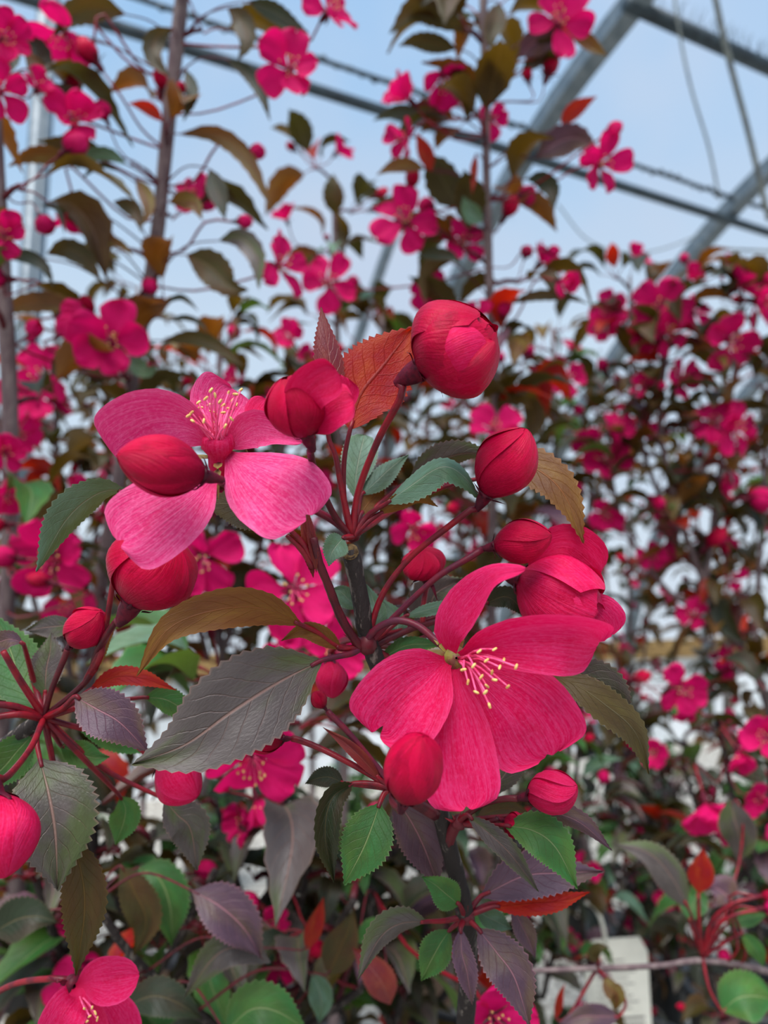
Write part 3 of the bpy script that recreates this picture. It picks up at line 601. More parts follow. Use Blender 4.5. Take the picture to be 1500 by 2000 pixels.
hleaf(hero, 'lf_green', [(880, 1815, 222), (862, 1840, 221), (845, 1870, 221), (822, 1915, 222)], 32, 15, 10, .5, False, [H5])
hleaf(hero, 'lf_purple', [(1000, 1770, 226), (1015, 1800, 226), (1030, 1830, 227), (1046, 1870, 228)], 22, 25, 25, .6, False, [H5, (960, 1765, 226)])
hleaf(hero, 'lf_teal', [(930, 1778, 226), (950, 1790, 226), (970, 1800, 227), (1000, 1815, 228)], 22, 25, 25, .6, False, [H5])

# ================================================================== neighbour branch at the left edge, also near
NB = Vector((-0.30, 0.36, 0.0))
nb = thing('crabapple_tree', 'crabapple whose leafy truss reaches in beside the broad grey purple leaf', 'tree', NB)
HL = (86, 1402, 212)
hstem(nb, 'stem', [(86, 1402, 212), (30, 1440, 216), (-60, 1520, 224), (-180, 1720, 250), (-240, 2060, 290)], .0022, .0032, 'bark', 10, 24, .06)
stm = MB(); stm.tube(catmull([P(-240, 2050, 289), NB + Vector((.03, -.03, .45)), NB + Vector((0, 0, .2))], 16), [.0032 + .004 * i / 16 for i in range(17)], 'bark', 10)
put('trunk', stm, nb, NB)
for k, pts in enumerate([[(86, 1400, 212), (40, 1330, 206), (6, 1272, 202)], [(86, 1402, 212), (30, 1380, 206), (-20, 1375, 202)], [(86, 1404, 212), (40, 1395, 206), (-10, 1400, 203)]]):
    hstem(nb, 'shoot', pts, .0012, .0009, 'st_red', 7, 12)
hbud(nb, (256, 1182, 188), (338, 1050, 184), 84, 'pt_bud', [(90, 1398, 212), (168, 1330, 206), (190, 1270, 200), (228, 1212, 191)], 'fat dark crimson bud hanging under the pale flower', 4, 180, .0, 12, .12, .55, 47, sep=.7, rec=.2, pmat='st_dark')
hbud(nb, (142, 1256, 202), (196, 1196, 196), 37, 'pt_bud', [HL, (100, 1350, 209), (128, 1280, 204)], 'round crimson bud above the left truss', 5, 165, .0, 40, .15, .5, 81, rec=.3, pmat='st_dark')
hbud(nb, (312, 1494, 218), (386, 1556, 212), 44, 'pt_budpink', [HL, (150, 1420, 214), (240, 1440, 218), (290, 1475, 219)], 'egg shaped bright red bud under the broad grey leaf', 4, 185, .0, 16, .1, .5, 83, rec=.3)
hbud(nb, (-10, 1550, 166), (10, 1715, 160), 70, 'pt_budpink', [HL, (60, 1460, 196), (10, 1520, 172)], 'big pink bud cut by the picture edge', 4, 185, .0, 14, .1, .5, 85, rec=.2)
for mat, pts, W, aL, aR, cr, fl, pet in [
    ('lf_purple', [(146, 1360, 200), (190, 1385, 197), (235, 1412, 196), (290, 1470, 197)], 48, 18, 14, .5, False, [HL, (120, 1385, 206)]),
    ('lf_red', [(172, 1350, 206), (225, 1322, 207), (280, 1325, 208), (345, 1348, 210)], 20, -10, 30, .7, True, [HL, (130, 1380, 208)]),
    ('lf_green', [(282, 1362, 212), (320, 1365, 211), (350, 1380, 211), (395, 1405, 212)], 26, 15, -20, .6, False, [HL, (180, 1375, 212)]),
    ('lf_grey', [(78, 1482, 204), (95, 1550, 198), (108, 1630, 195), (112, 1738, 195)], 84, 16, 10, .5, False, [HL, (72, 1440, 208)]),
    ('lf_olive', [(135, 1630, 206), (158, 1700, 203), (165, 1780, 203), (148, 1905, 206)], 42, 16, 10, .5, False, [HL, (110, 1520, 212)]),
    ('lf_green', [(70, 1385, 216), (40, 1330, 220), (20, 1270, 224), (-10, 1200, 228)], 52, 10, 14, .4, False, [HL]),
    ('lf_grey', [(88, 1360, 216), (90, 1310, 218), (98, 1270, 220), (100, 1235, 222)], 32, 10, 14, .5, False, [HL]),
    ('lf_green', [(70, 1430, 214), (35, 1465, 214), (10, 1495, 214), (-40, 1545, 216)], 40, 10, 14, .5, False, [HL]),
    ('lf_purple', [(45, 1255, 204), (20, 1248, 203), (-5, 1255, 203), (-40, 1270, 204)], 20, 10, 20, .5, False, None),
    ('lf_green', [(118, 1455, 220), (150, 1470, 221), (185, 1480, 222), (215, 1478, 223)], 26, 10, 20, .5, False, [HL]),
    ('lf_grey', [(320, 1560, 230), (345, 1590, 230), (372, 1620, 231), (385, 1700, 232)], 40, 10, 14, .5, False, [HL, (200, 1500, 226)]),
    ('lf_green', [(235, 1555, 236), (245, 1580, 236), (240, 1610, 236), (225, 1650, 236)], 30, 10, 14, .5, False, None),
    ('lf_green', [(150, 1420, 222), (190, 1430, 225), (240, 1450, 230), (300, 1470, 236)], 24, 10, 14, .5, False, [HL]),
    ('lf_teal', [(245, 955, 184), (190, 965, 180), (130, 1015, 178), (70, 1118, 178)], 44, -60, 26, .7, False, None),
    ('lf_bronze', [(228, 1212, 212), (205, 1250, 213), (190, 1290, 214), (165, 1345, 214)], 12, 20, 20, .6, True, None),
    ('lf_grey', [(150, 1216, 222), (120, 1222, 222), (90, 1225, 223), (50, 1232, 224)], 22, 10, 10, .5, False, None),
]:
    hleaf(nb, mat, pts, W, aL, aR, cr, fl, pet or ([(168, 1330, 207), (200, 1262, 200)] if pts[0][1] < 1230 and pts[0][0] > 140 else [HL, ((pts[0][0] + 86) / 2, (pts[0][1] + 1402) / 2, 216)]))
# bottom left flower
bf = MB(); bc = P(146, 1925, 226); bfr = axframe(bc, P(190, 1990, 200) - bc)
bf.lathe(bfr, [(.0008, -.007), (.0020, -.0055), (.0026, -.003), (.0024, -.001), (.0030, 0), (.0006, .0004)], 'calyx', 12)
bf.tube(catmull([P(*p) for p in [(-60, 1975, 250), (20, 1925, 240), (90, 1912, 232)]] + [bfr @ Vector((0, 0, -.0065))], 16), .0010, 'st_red', 7)
bo = put('flower', bf, nb, bc, 'magenta flower turned down towards the floor')
hpetal(bo, 'pt_open', [(148, 1925, 226), (180, 1915, 220), (220, 1912, 216), (272, 1905, 215)], 44, 40, 18, .2, ruf=.04, seed=91)
hpetal(bo, 'pt_open', [(144, 1930, 226), (148, 1950, 218), (130, 1975, 212), (95, 2040, 210)], 42, 20, 30, .1, ruf=.05, seed=92)
hpetal(bo, 'pt_open', [(150, 1935, 226), (165, 1970, 222), (170, 2010, 220), (165, 2060, 219)], 40, 10, 10, 0, ruf=.05, seed=93)
hpetal(bo, 'pt_open', [(152, 1930, 227), (195, 1950, 226), (225, 1985, 226), (250, 2050, 226)], 40, 10, 10, 0, ruf=.05, seed=94)
for i, (x, y) in enumerate([(175, 1985), (165, 1970), (186, 1978), (180, 1968), (170, 1995), (190, 1990)]): hstamen(bo, (152, 1938, 224), (x, y, 208 + i), (0, 0, 0))
sepals(bo, bfr, .0028, .006, 1.0, 9, None, 'calyx', -.0005)

# ------------------------------------------------------------------ shared meshes for the trees behind
UPV = lambda p: Vector((0, 0, 1))
LEAFM = {}
def leaf_proto(mat, k):
    if (mat, k) not in LEAFM:
        rr = random.Random(k * 31 + 5); dz = [(.10, -.06, -.42), (.16, .10, -.2), (.04, -.2, -.75), (.12, .12, .02), (.15, 0, -.55)][k]; sx = rr.uniform(-.12, .12)
        mb = MB()
        blade(mb, mat, [(0, 0, 0), (sx * .5, .33, dz[0]), (sx, .68, dz[1]), (sx * .3, 1, dz[2])], rr.uniform(.23, .29), UPV, n=13, m=3, aL=rr.uniform(5, 38), aR=rr.uniform(5, 38), crease=.7, tooth=.04, ruf=.05, seed=k)
        mb.tube(catmull([(0, -.4, -.06), (0, -.2, .02), (0, 0, 0), (0, .1, .02)], 6), [.017, .014, .013, .012, .01, .008, .006], 'st_red', 4, False)
        LEAFM[(mat, k)] = mb.mesh('leaf')
    return LEAFM[(mat, k)]
PETM = []
for k in range(8):
    mb = MB(); rr = random.Random(k + 50)
    blade(mb, 'pt_far', [(0, .04, 0), (0, .35, .03), (rr.uniform(-.08, .08), .7, rr.uniform(-.02, .14)), (rr.uniform(-.1, .1), 1, rr.uniform(-.22, .25))], rr.uniform(.38, .47), UPV, prof=PETALB if k % 2 else PETALP, n=10, m=4, aL=rr.uniform(-5, 50), aR=rr.uniform(-5, 50), ruf=.16, notch=.08 * (k % 3), seed=k, roundtip=True)
    PETM.append(mb.mesh('petal'))
FLM = []
for k in range(3):                                   # calyx, sepals and stamens of a flower of petal length 1
    mb = MB(); rr = random.Random(k + 90)
    mb.lathe(Matrix(), [(.03, -.42), (.09, -.34), (.12, -.16), (.11, -.04), (.14, 0), (.03, .03)], 'calyx', 8)
    for j in range(5):
        a = 2 * math.pi * (j + .5) / 5; rd = Vector((math.cos(a), math.sin(a), 0))
        blade(mb, 'calyx', [rd * .12, rd * .3 + Vector((0, 0, -.05)), rd * .42 + Vector((0, 0, -.2))], .06, UPV, prof=SEPALP, n=4, m=1)
    for j in range(11):
        a = rr.uniform(0, 6.28); s = rr.uniform(.08, .34); e = Vector((s * math.cos(a), s * math.sin(a), rr.uniform(.28, .46)))
        mb.tube([Vector((e.x * .15, e.y * .15, 0)), e], [.014, .010], 'filament', 3, False)
        mb.lathe(Matrix.Translation(e), [(.004, -.03), (.028, 0), (.028, .03), (.004, .06)], 'anther', 5)
    FLM.append(mb.mesh('flower'))
BUDM = []
for k in range(4):                                   # bud of length 1 along +Z
    mb = MB(); R = [.33, .40, .30, .46][k]
    mb.lathe(Matrix(), [(.03, -.35), (.10, -.26), (.13, -.1), (.12, 0), (.16, .06), (.02, .1)], 'calyx', 8)
    mb.lathe(Matrix(), [(.02, .02), (R * .7, .2), (R * .9, .5), (R * .6, .8), (.02, .95)], 'pt_bud', 8)
    for rows in bud_shells(1.0, R, 4, 175, .08 + .1 * (k % 2), 25, .14, .5, k + 7, nt=6, nm=5): mb.grid(rows, ['pt_bud', 'pt_far', 'pt_bud', 'pt_far'][k])
    for j in range(5):
        a = 2 * math.pi * (j + .5) / 5; rd = Vector((math.cos(a), math.sin(a), 0))
        blade(mb, 'calyx', [rd * .12, rd * .34 + Vector((0, 0, .12)), rd * .5 + Vector((0, 0, .1 + .25 * (k % 2)))], .06, UPV, prof=SEPALP, n=4, m=1)
    BUDM.append(mb.mesh('bud'))

def orient(pos, y, up, s):
    y = y.normalized(); z = up - y * up.dot(y)
    if z.length < 1e-5: z = y.orthogonal()
    z.normalize(); x = y.cross(z)
    return Matrix(((x.x * s, y.x * s, z.x * s, pos.x), (x.y * s, y.y * s, z.y * s, pos.y), (x.z * s, y.z * s, z.z * s, pos.z), (0, 0, 0, 1)))
class Tree:
    def __init__(s, label, base, seed, pal, name='crabapple_tree', cat='tree', group=None, size=1.0):
        s.o = thing(name, label, cat, base, group); s.base = base; s.r = random.Random(seed); s.pal = [m for m, k in pal for _ in range(k)]; s.pts = []; s.n = {'leaf': 0, 'flower': 0, 'bud': 0}; s.size = size
    def shoot(s, pts, r0, r1, name='branch', mat='bark_grey', n=30, ground=False):
        q = [P(*p) if abs(p[2]) > 50 else Vector(p) for p in pts]
        if ground: q = q + [s.base + Vector((0, 0, q[-1].z * .45)), s.base + Vector((0, 0, .2))]
        c = catmull(q, n); mb = MB()
        mb.tube(c, [(r0 + (r1 - r0) * i / n) * (1 + .08 * s.r.uniform(-1, 1)) for i in range(n + 1)], mat, 8)
        put(name, mb, s.o, c[-1]); s.pts += c
        return c
    def leaf(s, pos, d, L, up=None, mat=None, k=None):
        if s.n['leaf'] >= 300: return
        s.n['leaf'] += 1; mat = mat or s.r.choice(s.pal)
        up = up or (Vector((0, 0, 1)) + Vector([s.r.uniform(-.38, .38) for _ in range(3)]))
        wput('leaf', leaf_proto(mat, s.r.randrange(5) if k is None else k), s.o, orient(pos, d, up, L))
    def flower(s, pos, axis, D, open_=75, attach=None, label=None):
        s.n['flower'] += 1; l = D / 2; k = s.r.randrange(3)
        fr = axframe(pos, axis, Vector((s.r.uniform(-1, 1), s.r.uniform(-1, 1), s.r.uniform(-1, 1)))); wm = fr @ Matrix.Scale(l, 4)
        f = wput('flower', FLM[k], s.o, wm)
        if label: f['label'] = label
        for j in range(5):
            m = Matrix.Rotation(2 * math.pi * j / 5 + s.r.uniform(-.15, .15), 4, 'Z') @ Matrix.Translation((0, .08, 0)) @ Matrix.Rotation(math.radians(90 - open_ + s.r.uniform(-26, 22)), 4, 'X') @ Matrix.Rotation(s.r.uniform(-.25, .25), 4, 'Y') @ Matrix.Scale(s.r.uniform(.88, 1.08), 4)
            o = link('petal', PETM[s.r.randrange(8)], f, m); WORLD[o.name] = wm @ m
        s.ped(fr @ Vector((0, 0, -.42 * l)), -axis.normalized(), attach, l)
    def bud(s, pos, axis, L, attach=None, k=None):
        s.n['bud'] += 1
        wput('bud', BUDM[s.r.randrange(4) if k is None else k], s.o, axframe(pos, axis, Vector((.3, .5, 1))) @ Matrix.Scale(L, 4))
        s.ped(pos - axis.normalized() * .33 * L, -axis.normalized(), attach, L)
    def ped(s, a, d, attach, l):
        if attach is None:
            attach = min(s.pts, key=lambda q: (q - a).length + 1.2 * max(0, q.z - a.z))
        dist = (attach - a).length; mb = MB()
        mb.tube(catmull([a, a + d * min(.02, dist * .3), a.lerp(attach, .6) - Vector((0, 0, min(.01, dist * .1))), attach], 8), .0007 if dist < .06 else .0010, 'st_red', 4, False)
        put('pedicel', mb, s.o, a)
    def spur(s, p, out, nl, nf, nb):
        r = s.r; e = p + out * r.uniform(.008, .03) * s.size
        mb = MB(); mb.tube([p, p.lerp(e, .6) + Vector((0, 0, .002)), e], [.0022, .002, .0017], 'st_dark', 5); put('spur', mb, s.o, p)
        for _ in range(nl):
            d = (out * r.uniform(.3, 1.2) + Vector((r.gauss(0, .6), r.gauss(0, .6), r.uniform(-.45, .5)))).normalized()
            L = r.uniform(.034, .062) * s.size; s.leaf(e + d * .4 * L, d, L)
        for _ in range(nf):
            d = (out * r.uniform(.5, 1.2) + Vector((r.gauss(0, .5), r.gauss(0, .5), r.uniform(-.3, .8)))).normalized(); q = e + d * r.uniform(.025, .045) * s.size
            s.flower(q, (d + Vector((0, -.4, .1))).normalized(), r.uniform(.036, .046) * s.size, r.uniform(45, 85), e)
        for _ in range(nb):
            d = (out * r.uniform(.4, 1.2) + Vector((r.gauss(0, .5), r.gauss(0, .5), r.uniform(-.2, .9)))).normalized()
            s.bud(e + d * r.uniform(.025, .05) * s.size, d, r.uniform(.011, .02) * s.size, e)
    def dress(s, c, step, nl=(4, 6), pf=.35, pb=.5, start=0.0, end=1.0, ymin=-120, ymax=2100):
        tot = sum((a - b).length for a, b in zip(c, c[1:])); k = max(2, int(tot / step)); ang = s.r.uniform(0, 6.28)
        for i in range(k):
            t = (i + s.r.random() * .6) / k
            if not start <= t <= end: continue
            x = t * (len(c) - 1); j = min(len(c) - 2, int(x)); p = c[j].lerp(c[j + 1], x - j); ang += 2.4 + s.r.uniform(-.4, .4)
            v = p - CAM; dd = v.dot(FW)
            if dd < .05: continue
            py = 1000 - v.dot(UP) / dd * FPX; px = 750 + v.dot(RT) / dd * FPX
            if not (ymin < py < ymax and -250 < px < 1750): continue
            out = Vector((math.cos(ang), math.sin(ang), s.r.uniform(.1, .7))).normalized()
            s.spur(p, out, s.r.randint(*nl), sum(s.r.random() < pf for _ in range(2)), sum(s.r.random() < pb for _ in range(2)))
def camdir(fx, fy, fz): return (RT * fx + UP * fy - FW * fz).normalized()
PALU = [('lf_olive', 10), ('lf_bronze', 4), ('lf_dark', 7), ('lf_grey', 2), ('lf_red', 2), ('lf_teal', 1), ('lf_green', 1)]
PALL = [('lf_green', 4), ('lf_dark', 8), ('lf_purple', 3), ('lf_grey', 5), ('lf_olive', 4), ('lf_red', 1), ('lf_teal', 1)]  # low growth: mix weighted to dark leaves, blocked light put into their colour
BASES = [HB, NB]
def gbase(x, y, d):
    """floor spot under a pixel, moved on until no other pot stands there"""
    q = P(x, y, d); q = Vector((q.x, q.y, 0))
    for k in range(400):
        r = .012 * k; a_ = 2.4 * k; c_ = q + Vector((r * math.cos(a_), r * math.sin(a_), 0))
        if c_.y > .2 and all((c_ - o).length > .26 for o in BASES): break
    BASES.append(c_); return c_
def flowers(T, rows):
    for x, y, d, sz, fx, fy, fz, op in rows: T.flower(P(x, y, d), camdir(fx, fy, fz), sz * d / 1400000.0, op)
def buds(T, rows):
    for x, y, d, sz, fx, fy, fz in rows: T.bud(P(x, y, d), camdir(fx, fy, fz), sz * d / 1400000.0)
def leaves(T, rows):
    """(material, base x, y, tip x, y, depth, shape)"""
    for mat, x0, y0, x1, y1, d, k, *u in rows:
        a = P(x0, y0, d); b = P(x1, y1, d - 8); y = b - a; up = u[0] if u else None
        if up is None:                                     # seen nearly edge on
            up = y.cross(a - CAM).normalized(); up = (up if up.z > 0 else -up) - .45 * FW
        T.leaf(a, y + Vector((0, 0, .25 * y.length if k in (0, 2, 4) else 0)), y.length * 1.08, up, mat, k)
EDGE = Vector((0, -.25, 1)); FACE = Vector((0, -1, .35))

# ---- tree with the thick grey leader, upper left
t1 = Tree('crabapple with a thick grey leader leaning right and sparse drooping leaves', gbase(150, 1500, 640), 11, PALU)
c = t1.shoot([(362, -60, 560), (345, 90, 570), (325, 280, 580), (308, 450, 590), (292, 560, 600), (262, 720, 615), (225, 980, 630), (195, 1160, 640), (160, 1500, 650), (140, 2050, 680)], .0055, .009, 'trunk', n=50, ground=True)
t1.dress(c, .040, (1, 2), .0, .4, end=.27); t1.dress(c, .03, (4, 6), .12, .45, start=.26, end=.62)
flowers(t1, [(145, 238, 520, 118, .5, .0, .9, 48), (125, 60, 540, 130, -.1, -1, .3, 60), (215, 668, 520, 150, .1, -.1, 1, 68), (142, 395, 560, 110, .1, -1, 0, 30), (380, 385, 600, 90, -.3, .2, .8, 70),
             (640, 25, 540, 120, .6, .3, .6, 75), (566, 135, 530, 130, .15, -.3, 1, 70), (545, 520, 560, 130, .6, 0, .7, 70), (395, 1085, 420, 150, .1, -.5, .8, 80), (405, 375, 620, 70, .2, -.6, .5, 50)])
buds(t1, [(190, 125, 520, 56, -.6, .8, .2), (182, 80, 530, 24, -.3, -.9, 0), (128, 165, 540, 36, .8, .4, 0), (487, 293, 560, 32, 1, -.2, 0), (462, 433, 560, 32, 1, 0, 0), (208, 235, 540, 36, -.2, .6, .4), (120, 615, 540, 50, .9, .2, .2), (120, 650, 540, 60, .6, .2, .5), (280, 570, 560, 34, .6, .4, .2), (60, 650, 500, 40, .5, .2, .5)])
def stalk(T, b):
    t = min(T.pts, key=lambda q: (q - b).length + .8 * max(0, q.z - b.z)); return [t, t.lerp(b, .5) + Vector((0, 0, .15 * (b - t).length))]
def nleaves(T, d, rows):
    for mat, W, *p in rows:
        T.n['leaf'] += 1
        pts = [(x, y, d - 4 * k) for k, (x, y) in enumerate(zip(p[::2], p[1::2]))]
        hleaf(T.o, mat, pts, W, 18, 12, .5, n=18, pet=stalk(T, P(*pts[0])), pmat='st_dark', pr=.0007)
nleaves(t1, 545, [('lf_olive', 26, 245, 28, 190, 15, 140, 30, 104, 72), ('lf_olive', 20, 338, 55, 305, 75, 300, 110, 332, 152), ('lf_dark', 14, 362, 135, 374, 170, 371, 200, 358, 238), ('lf_dark', 18, 485, 2, 530, 20, 570, 45, 604, 66), ('lf_olive', 22, 445, 15, 472, 40, 482, 80, 465, 118), ('lf_dark', 14, 440, 115, 482, 140, 510, 180, 528, 238),
               ('lf_bronze', 18, 350, 262, 420, 262, 482, 310, 534, 415), ('lf_red', 13, 318, 238, 297, 216, 276, 206, 250, 202), ('lf_bronze', 18, 155, 315, 110, 304, 60, 304, 15, 326), ('lf_teal', 13, 248, 322, 215, 302, 180, 302, 148, 332), ('lf_olive', 16, 205, 302, 170, 286, 130, 280, 70, 275), ('lf_dark', 6, 235, 335, 200, 322, 175, 335, 160, 352), ('lf_dark', 7, 80, 400, 110, 405, 122, 430, 126, 458),
               ('lf_olive', 16, 222, 394, 255, 405, 270, 425, 276, 454), ('lf_bronze', 10, 180, 470, 210, 468, 240, 480, 260, 502), ('lf_olive', 22, 92, 496, 130, 486, 166, 505, 198, 552), ('lf_dark', 14, 0, 500, 50, 500, 86, 520, 106, 562), ('lf_bronze', 20, -5, 612, 50, 592, 120, 592, 192, 622), ('lf_grey', 22, 428, 470, 470, 465, 500, 500, 506, 566), ('lf_olive', 34, 365, 498, 410, 520, 450, 560, 486, 566),
               ('lf_olive', 16, 318, 665, 380, 660, 430, 680, 480, 720), ('lf_dark', 6, 320, 592, 350, 580, 370, 590, 388, 608), ('lf_dark', 6, 330, 627, 360, 620, 390, 630, 408, 652), ('lf_grey', 12, 100, 732, 115, 702, 150, 692, 198, 695), ('lf_teal', 18, 248, 710, 270, 716, 290, 724, 308, 714), ('lf_dark', 24, 38, 88, 62, 92, 80, 115, 76, 165), ('lf_dark', 20, -10, 80, 12, 95, 22, 115, 15, 150), ('lf_bronze', 15, 265, 350, 285, 380, 290, 410, 280, 440), ('lf_bronze', 18, 330, 395, 360, 390, 380, 400, 395, 430), ('lf_dark', 20, 410, 330, 420, 360, 432, 395, 440, 430)])

# ---- tree at the left edge
t2 = Tree('crabapple at the left edge crowded with half open blossom', gbase(-60, 1500, 520), 12, PALU)
c = t2.shoot([(-30, -60, 470), (-10, 250, 480), (10, 600, 500), (20, 900, 520), (0, 1500, 560), (-40, 2050, 600)], .005, .008, 'trunk', n=40, ground=True)
t2.dress(c, .045, (2, 3), .0, .4, end=.3); t2.dress(c, .036, (3, 5), .06, .45, start=.3, end=.6)
flowers(t2, [(5, 75, 440, 110, .7, -.2, .6, 60), (0, 180, 440, 110, .6, -.3, .7, 70), (75, 172, 500, 70, .6, .2, .3, 50), (8, 460, 440, 90, .6, 0, .8, 60), (85, 735, 600, 120, -.2, -.2, .9, 75), (50, 775, 640, 110, .2, .1, .9, 75), (8, 885, 480, 90, .7, 0, .6, 60), (105, 1085, 460, 170, .1, -.2, 1, 80), (15, 965, 500, 90, .5, -.2, .6, 60), (40, 850, 640, 80, .5, -.2, .6, 60)])
buds(t2, [(35, 1090, 440, 50, -.9, .1, .2), (100, 1138, 430, 50, -.8, .2, 0), (15, 545, 460, 50, -.7, 0, .2), (15, 1025, 460, 44, -.8, 0, .3), (80, 425, 520, 40, .4, -.6, .2)])

# ---- tree with straight slim leader in the middle
t3 = Tree('crabapple with a straight slim leader and reddish leaves in front of the steel hoop', gbase(960, 1500, 760), 13, [('lf_olive', 9), ('lf_bronze', 6), ('lf_dark', 5), ('lf_red', 4), ('lf_teal', 1), ('lf_purple', 1)])
c = t3.shoot([(942, -60, 640), (948, 150, 650), (950, 330, 660), (956, 560, 680), (966, 760, 700), (962, 1000, 730), (958, 1500, 780), (960, 2050, 820)], .0035, .007, 'trunk', n=50, ground=True)
t3.dress(c, .030, (3, 5), .03, .4, end=.16); t3.dress(c, .030, (4, 6), .06, .4, start=.16, end=.55)
flowers(t3, [(800, 195, 640, 110, -.6, .5, .3, 40), (866, 150, 640, 110, .2, -.9, .3, 50), (796, 262, 640, 100, -.6, -.6, .4, 50), (960, 232, 660, 70, .2, -.5, .8, 70), (790, 432, 660, 125, -.2, .1, 1, 85), (902, 475, 680, 90, .1, .1, 1, 75), (842, 572, 700, 90, -.1, -.2, .8, 60), (1092, 45, 600, 130, -.1, .1, .9, 75), (1172, 322, 600, 110, .3, -.3, .7, 55),
             (965, 840, 640, 100, .2, .4, .8, 70), (806, 1030, 520, 110, .2, -.4, .8, 60), (640, 552, 760, 105, .1, 0, 1, 80), (575, 1150, 380, 190, .1, .1, 1, 85), (600, 1175, 420, 100, .3, -.6, .8, 60), (1095, 548, 620, 70, .6, -.2, .6, 40)])
buds(t3, [(1185, 262, 590, 34, .8, .5, .1), (1033, 160, 640, 30, -.2, .9, 0), (1068, 150, 640, 50, .3, .9, 0), (1068, 490, 640, 26, 1, 0, 0), (800, 370, 660, 44, .2, .7, .4), (985, 425, 680, 44, .3, .5, .4)])
nleaves(t3, 630, [('lf_olive', 28, 908, 62, 850, 22, 808, 20, 760, 66), ('lf_olive', 18, 892, 95, 845, 84, 808, 80, 778, 90), ('lf_purple', 26, 1012, 112, 1040, 86, 1070, 78, 1100, 98), ('lf_bronze', 14, 1108, 60, 1140, 75, 1165, 94, 1188, 110), ('lf_red', 16, 1098, 252, 1112, 225, 1136, 205, 1166, 188), ('lf_purple', 30, 1046, 308, 1090, 278, 1130, 270, 1168, 292), ('lf_dark', 18, 1028, 350, 1056, 350, 1078, 370, 1082, 410), ('lf_olive', 11, 996, 592, 1050, 577, 1110, 580, 1150, 594),
                  ('lf_dark', 12, 820, 218, 790, 216, 760, 222, 728, 236), ('lf_bronze', 14, 830, 330, 795, 322, 765, 326, 735, 342), ('lf_red', 16, 842, 335, 835, 310, 825, 285, 812, 258), ('lf_teal', 18, 945, 432, 925, 420, 912, 402, 905, 382), ('lf_olive', 22, 975, 5, 968, 40, 960, 70, 962, 100), ('lf_olive', 20, 880, 130, 900, 160, 915, 200, 910, 240), ('lf_red', 8, 930, 300, 926, 330, 925, 350, 922, 380), ('lf_dark', 12, 815, 500, 850, 495, 880, 500, 905, 520)])

# ---- tree at the right
t4 = Tree('crabapple with a broad low crown full of blossom at the right', gbase(1560, 1500, 1000), 14, [('lf_olive', 8), ('lf_bronze', 5), ('lf_dark', 8), ('lf_red', 2), ('lf_green', 1), ('lf_purple', 2)])
c = t4.shoot([(1330, 560, 920), (1300, 700, 930), (1290, 840, 940), (1330, 1020, 950), (1405, 1200, 960), (1490, 1350, 970), (1570, 1700, 1000), (1580, 2050, 1000)], .003, .009, 'trunk', n=40, ground=True)
t4.dress(c, .030, (4, 6), .15, .4, end=.62)
for k, pts in enumerate([[(1450, 560, 900), (1430, 760, 930), (1400, 960, 950), (1380, 1130, 955)], [(1230, 540, 960), (1235, 700, 960), (1262, 900, 955), (1330, 1040, 950)], [(1520, 600, 900), (1500, 800, 930), (1490, 1000, 960), (1470, 1310, 968)], [(1180, 800, 1000), (1210, 1000, 980), (1300, 1150, 965), (1400, 1200, 960)]]):
    c = t4.shoot(pts, .002, .004); t4.dress(c, .032, (3, 5), .12, .35)
flowers(t4, [(1190, 610, 940, 80, -.5, .2, .7, 70), (1285, 600, 900, 110, -.2, 0, 1, 70), (1300, 650, 900, 90, .3, -.2, .9, 75), (1180, 640, 940, 60, -.4, 0, .8, 60), (1440, 560, 880, 110, .5, .5, .4, 60), (1475, 590, 880, 100, .4, -.4, .5, 60), (1425, 665, 880, 110, .1, -.4, .8, 65), (1430, 840, 900, 110, .3, 0, .9, 75), (1395, 825, 900, 80, -.4, .2, .8, 70), (1242, 508, 940, 60, .3, .8, .2, 50),
             (1150, 862, 980, 70, -.2, -.4, .8, 65), (1185, 905, 980, 90, 0, .3, .9, 75), (1182, 1000, 980, 80, -.1, -.5, .8, 60), (1410, 938, 920, 60, .2, -.4, .9, 40), (1270, 1085, 960, 60, 0, 0, 1, 60), (1345, 545, 900, 60, .3, .3, .6, 50), (1255, 660, 930, 70, 0, 0, 1, 70), (1330, 745, 920, 80, .2, .2, .9, 70), (1110, 740, 960, 70, -.2, 0, .9, 70)])
buds(t4, [(1460, 975, 900, 50, 1, 0, .2), (1380, 1068, 940, 50, .5, .6, .2), (1235, 1330, 900, 40, .5, .3, .3)])

# ---- middle distance trees
def back_tree(label, x, ytop, d, seed, pal, step=.03, pf=.15, pb=.3, group=None, size=1.0, lean=0, nl=(4, 6), ymax=1500, end=.75, twin=True):
    T = Tree(label, gbase(x + lean, 1500, d), seed, pal, group=group, size=size)
    c = T.shoot([(x, ytop, d), (x + lean * .2, ytop + 200, d), (x + lean * .5, ytop + 500, d + 10), (x + lean, 1500, d + 20)], .003, .008, 'trunk', n=36, ground=True)
    T.dress(c, step, nl, pf, pb, end=end, ymax=ymax)
    if twin:
        for s_ in (-1, 1):
            c2 = T.shoot([(x + s_ * 120 * 900 / d, ytop + 120, d + 30 * s_), (x + s_ * 90 * 900 / d, ytop + 350, d + 30 * s_), (x + lean * .6 + s_ * 12, ytop + 650, d)], .002, .004, n=20); T.dress(c2, step, nl, pf, pb, ymax=ymax)
    return T
t5 = back_tree('crabapple whose twig tips stand against open sky between two taller leaders', 652, 350, 900, 15, PALU, .036, .08, .3, lean=20, nl=(3, 5), twin=False)
flowers(t5, [(568, 662, 820, 70, -.2, .2, .9, 65), (560, 430, 860, 60, -.3, .8, .3, 30), (600, 700, 820, 50, 0, 0, 1, 70)])
leaves(t5, [('lf_olive', 655, 420, 652, 345, 880, 3, FACE)])
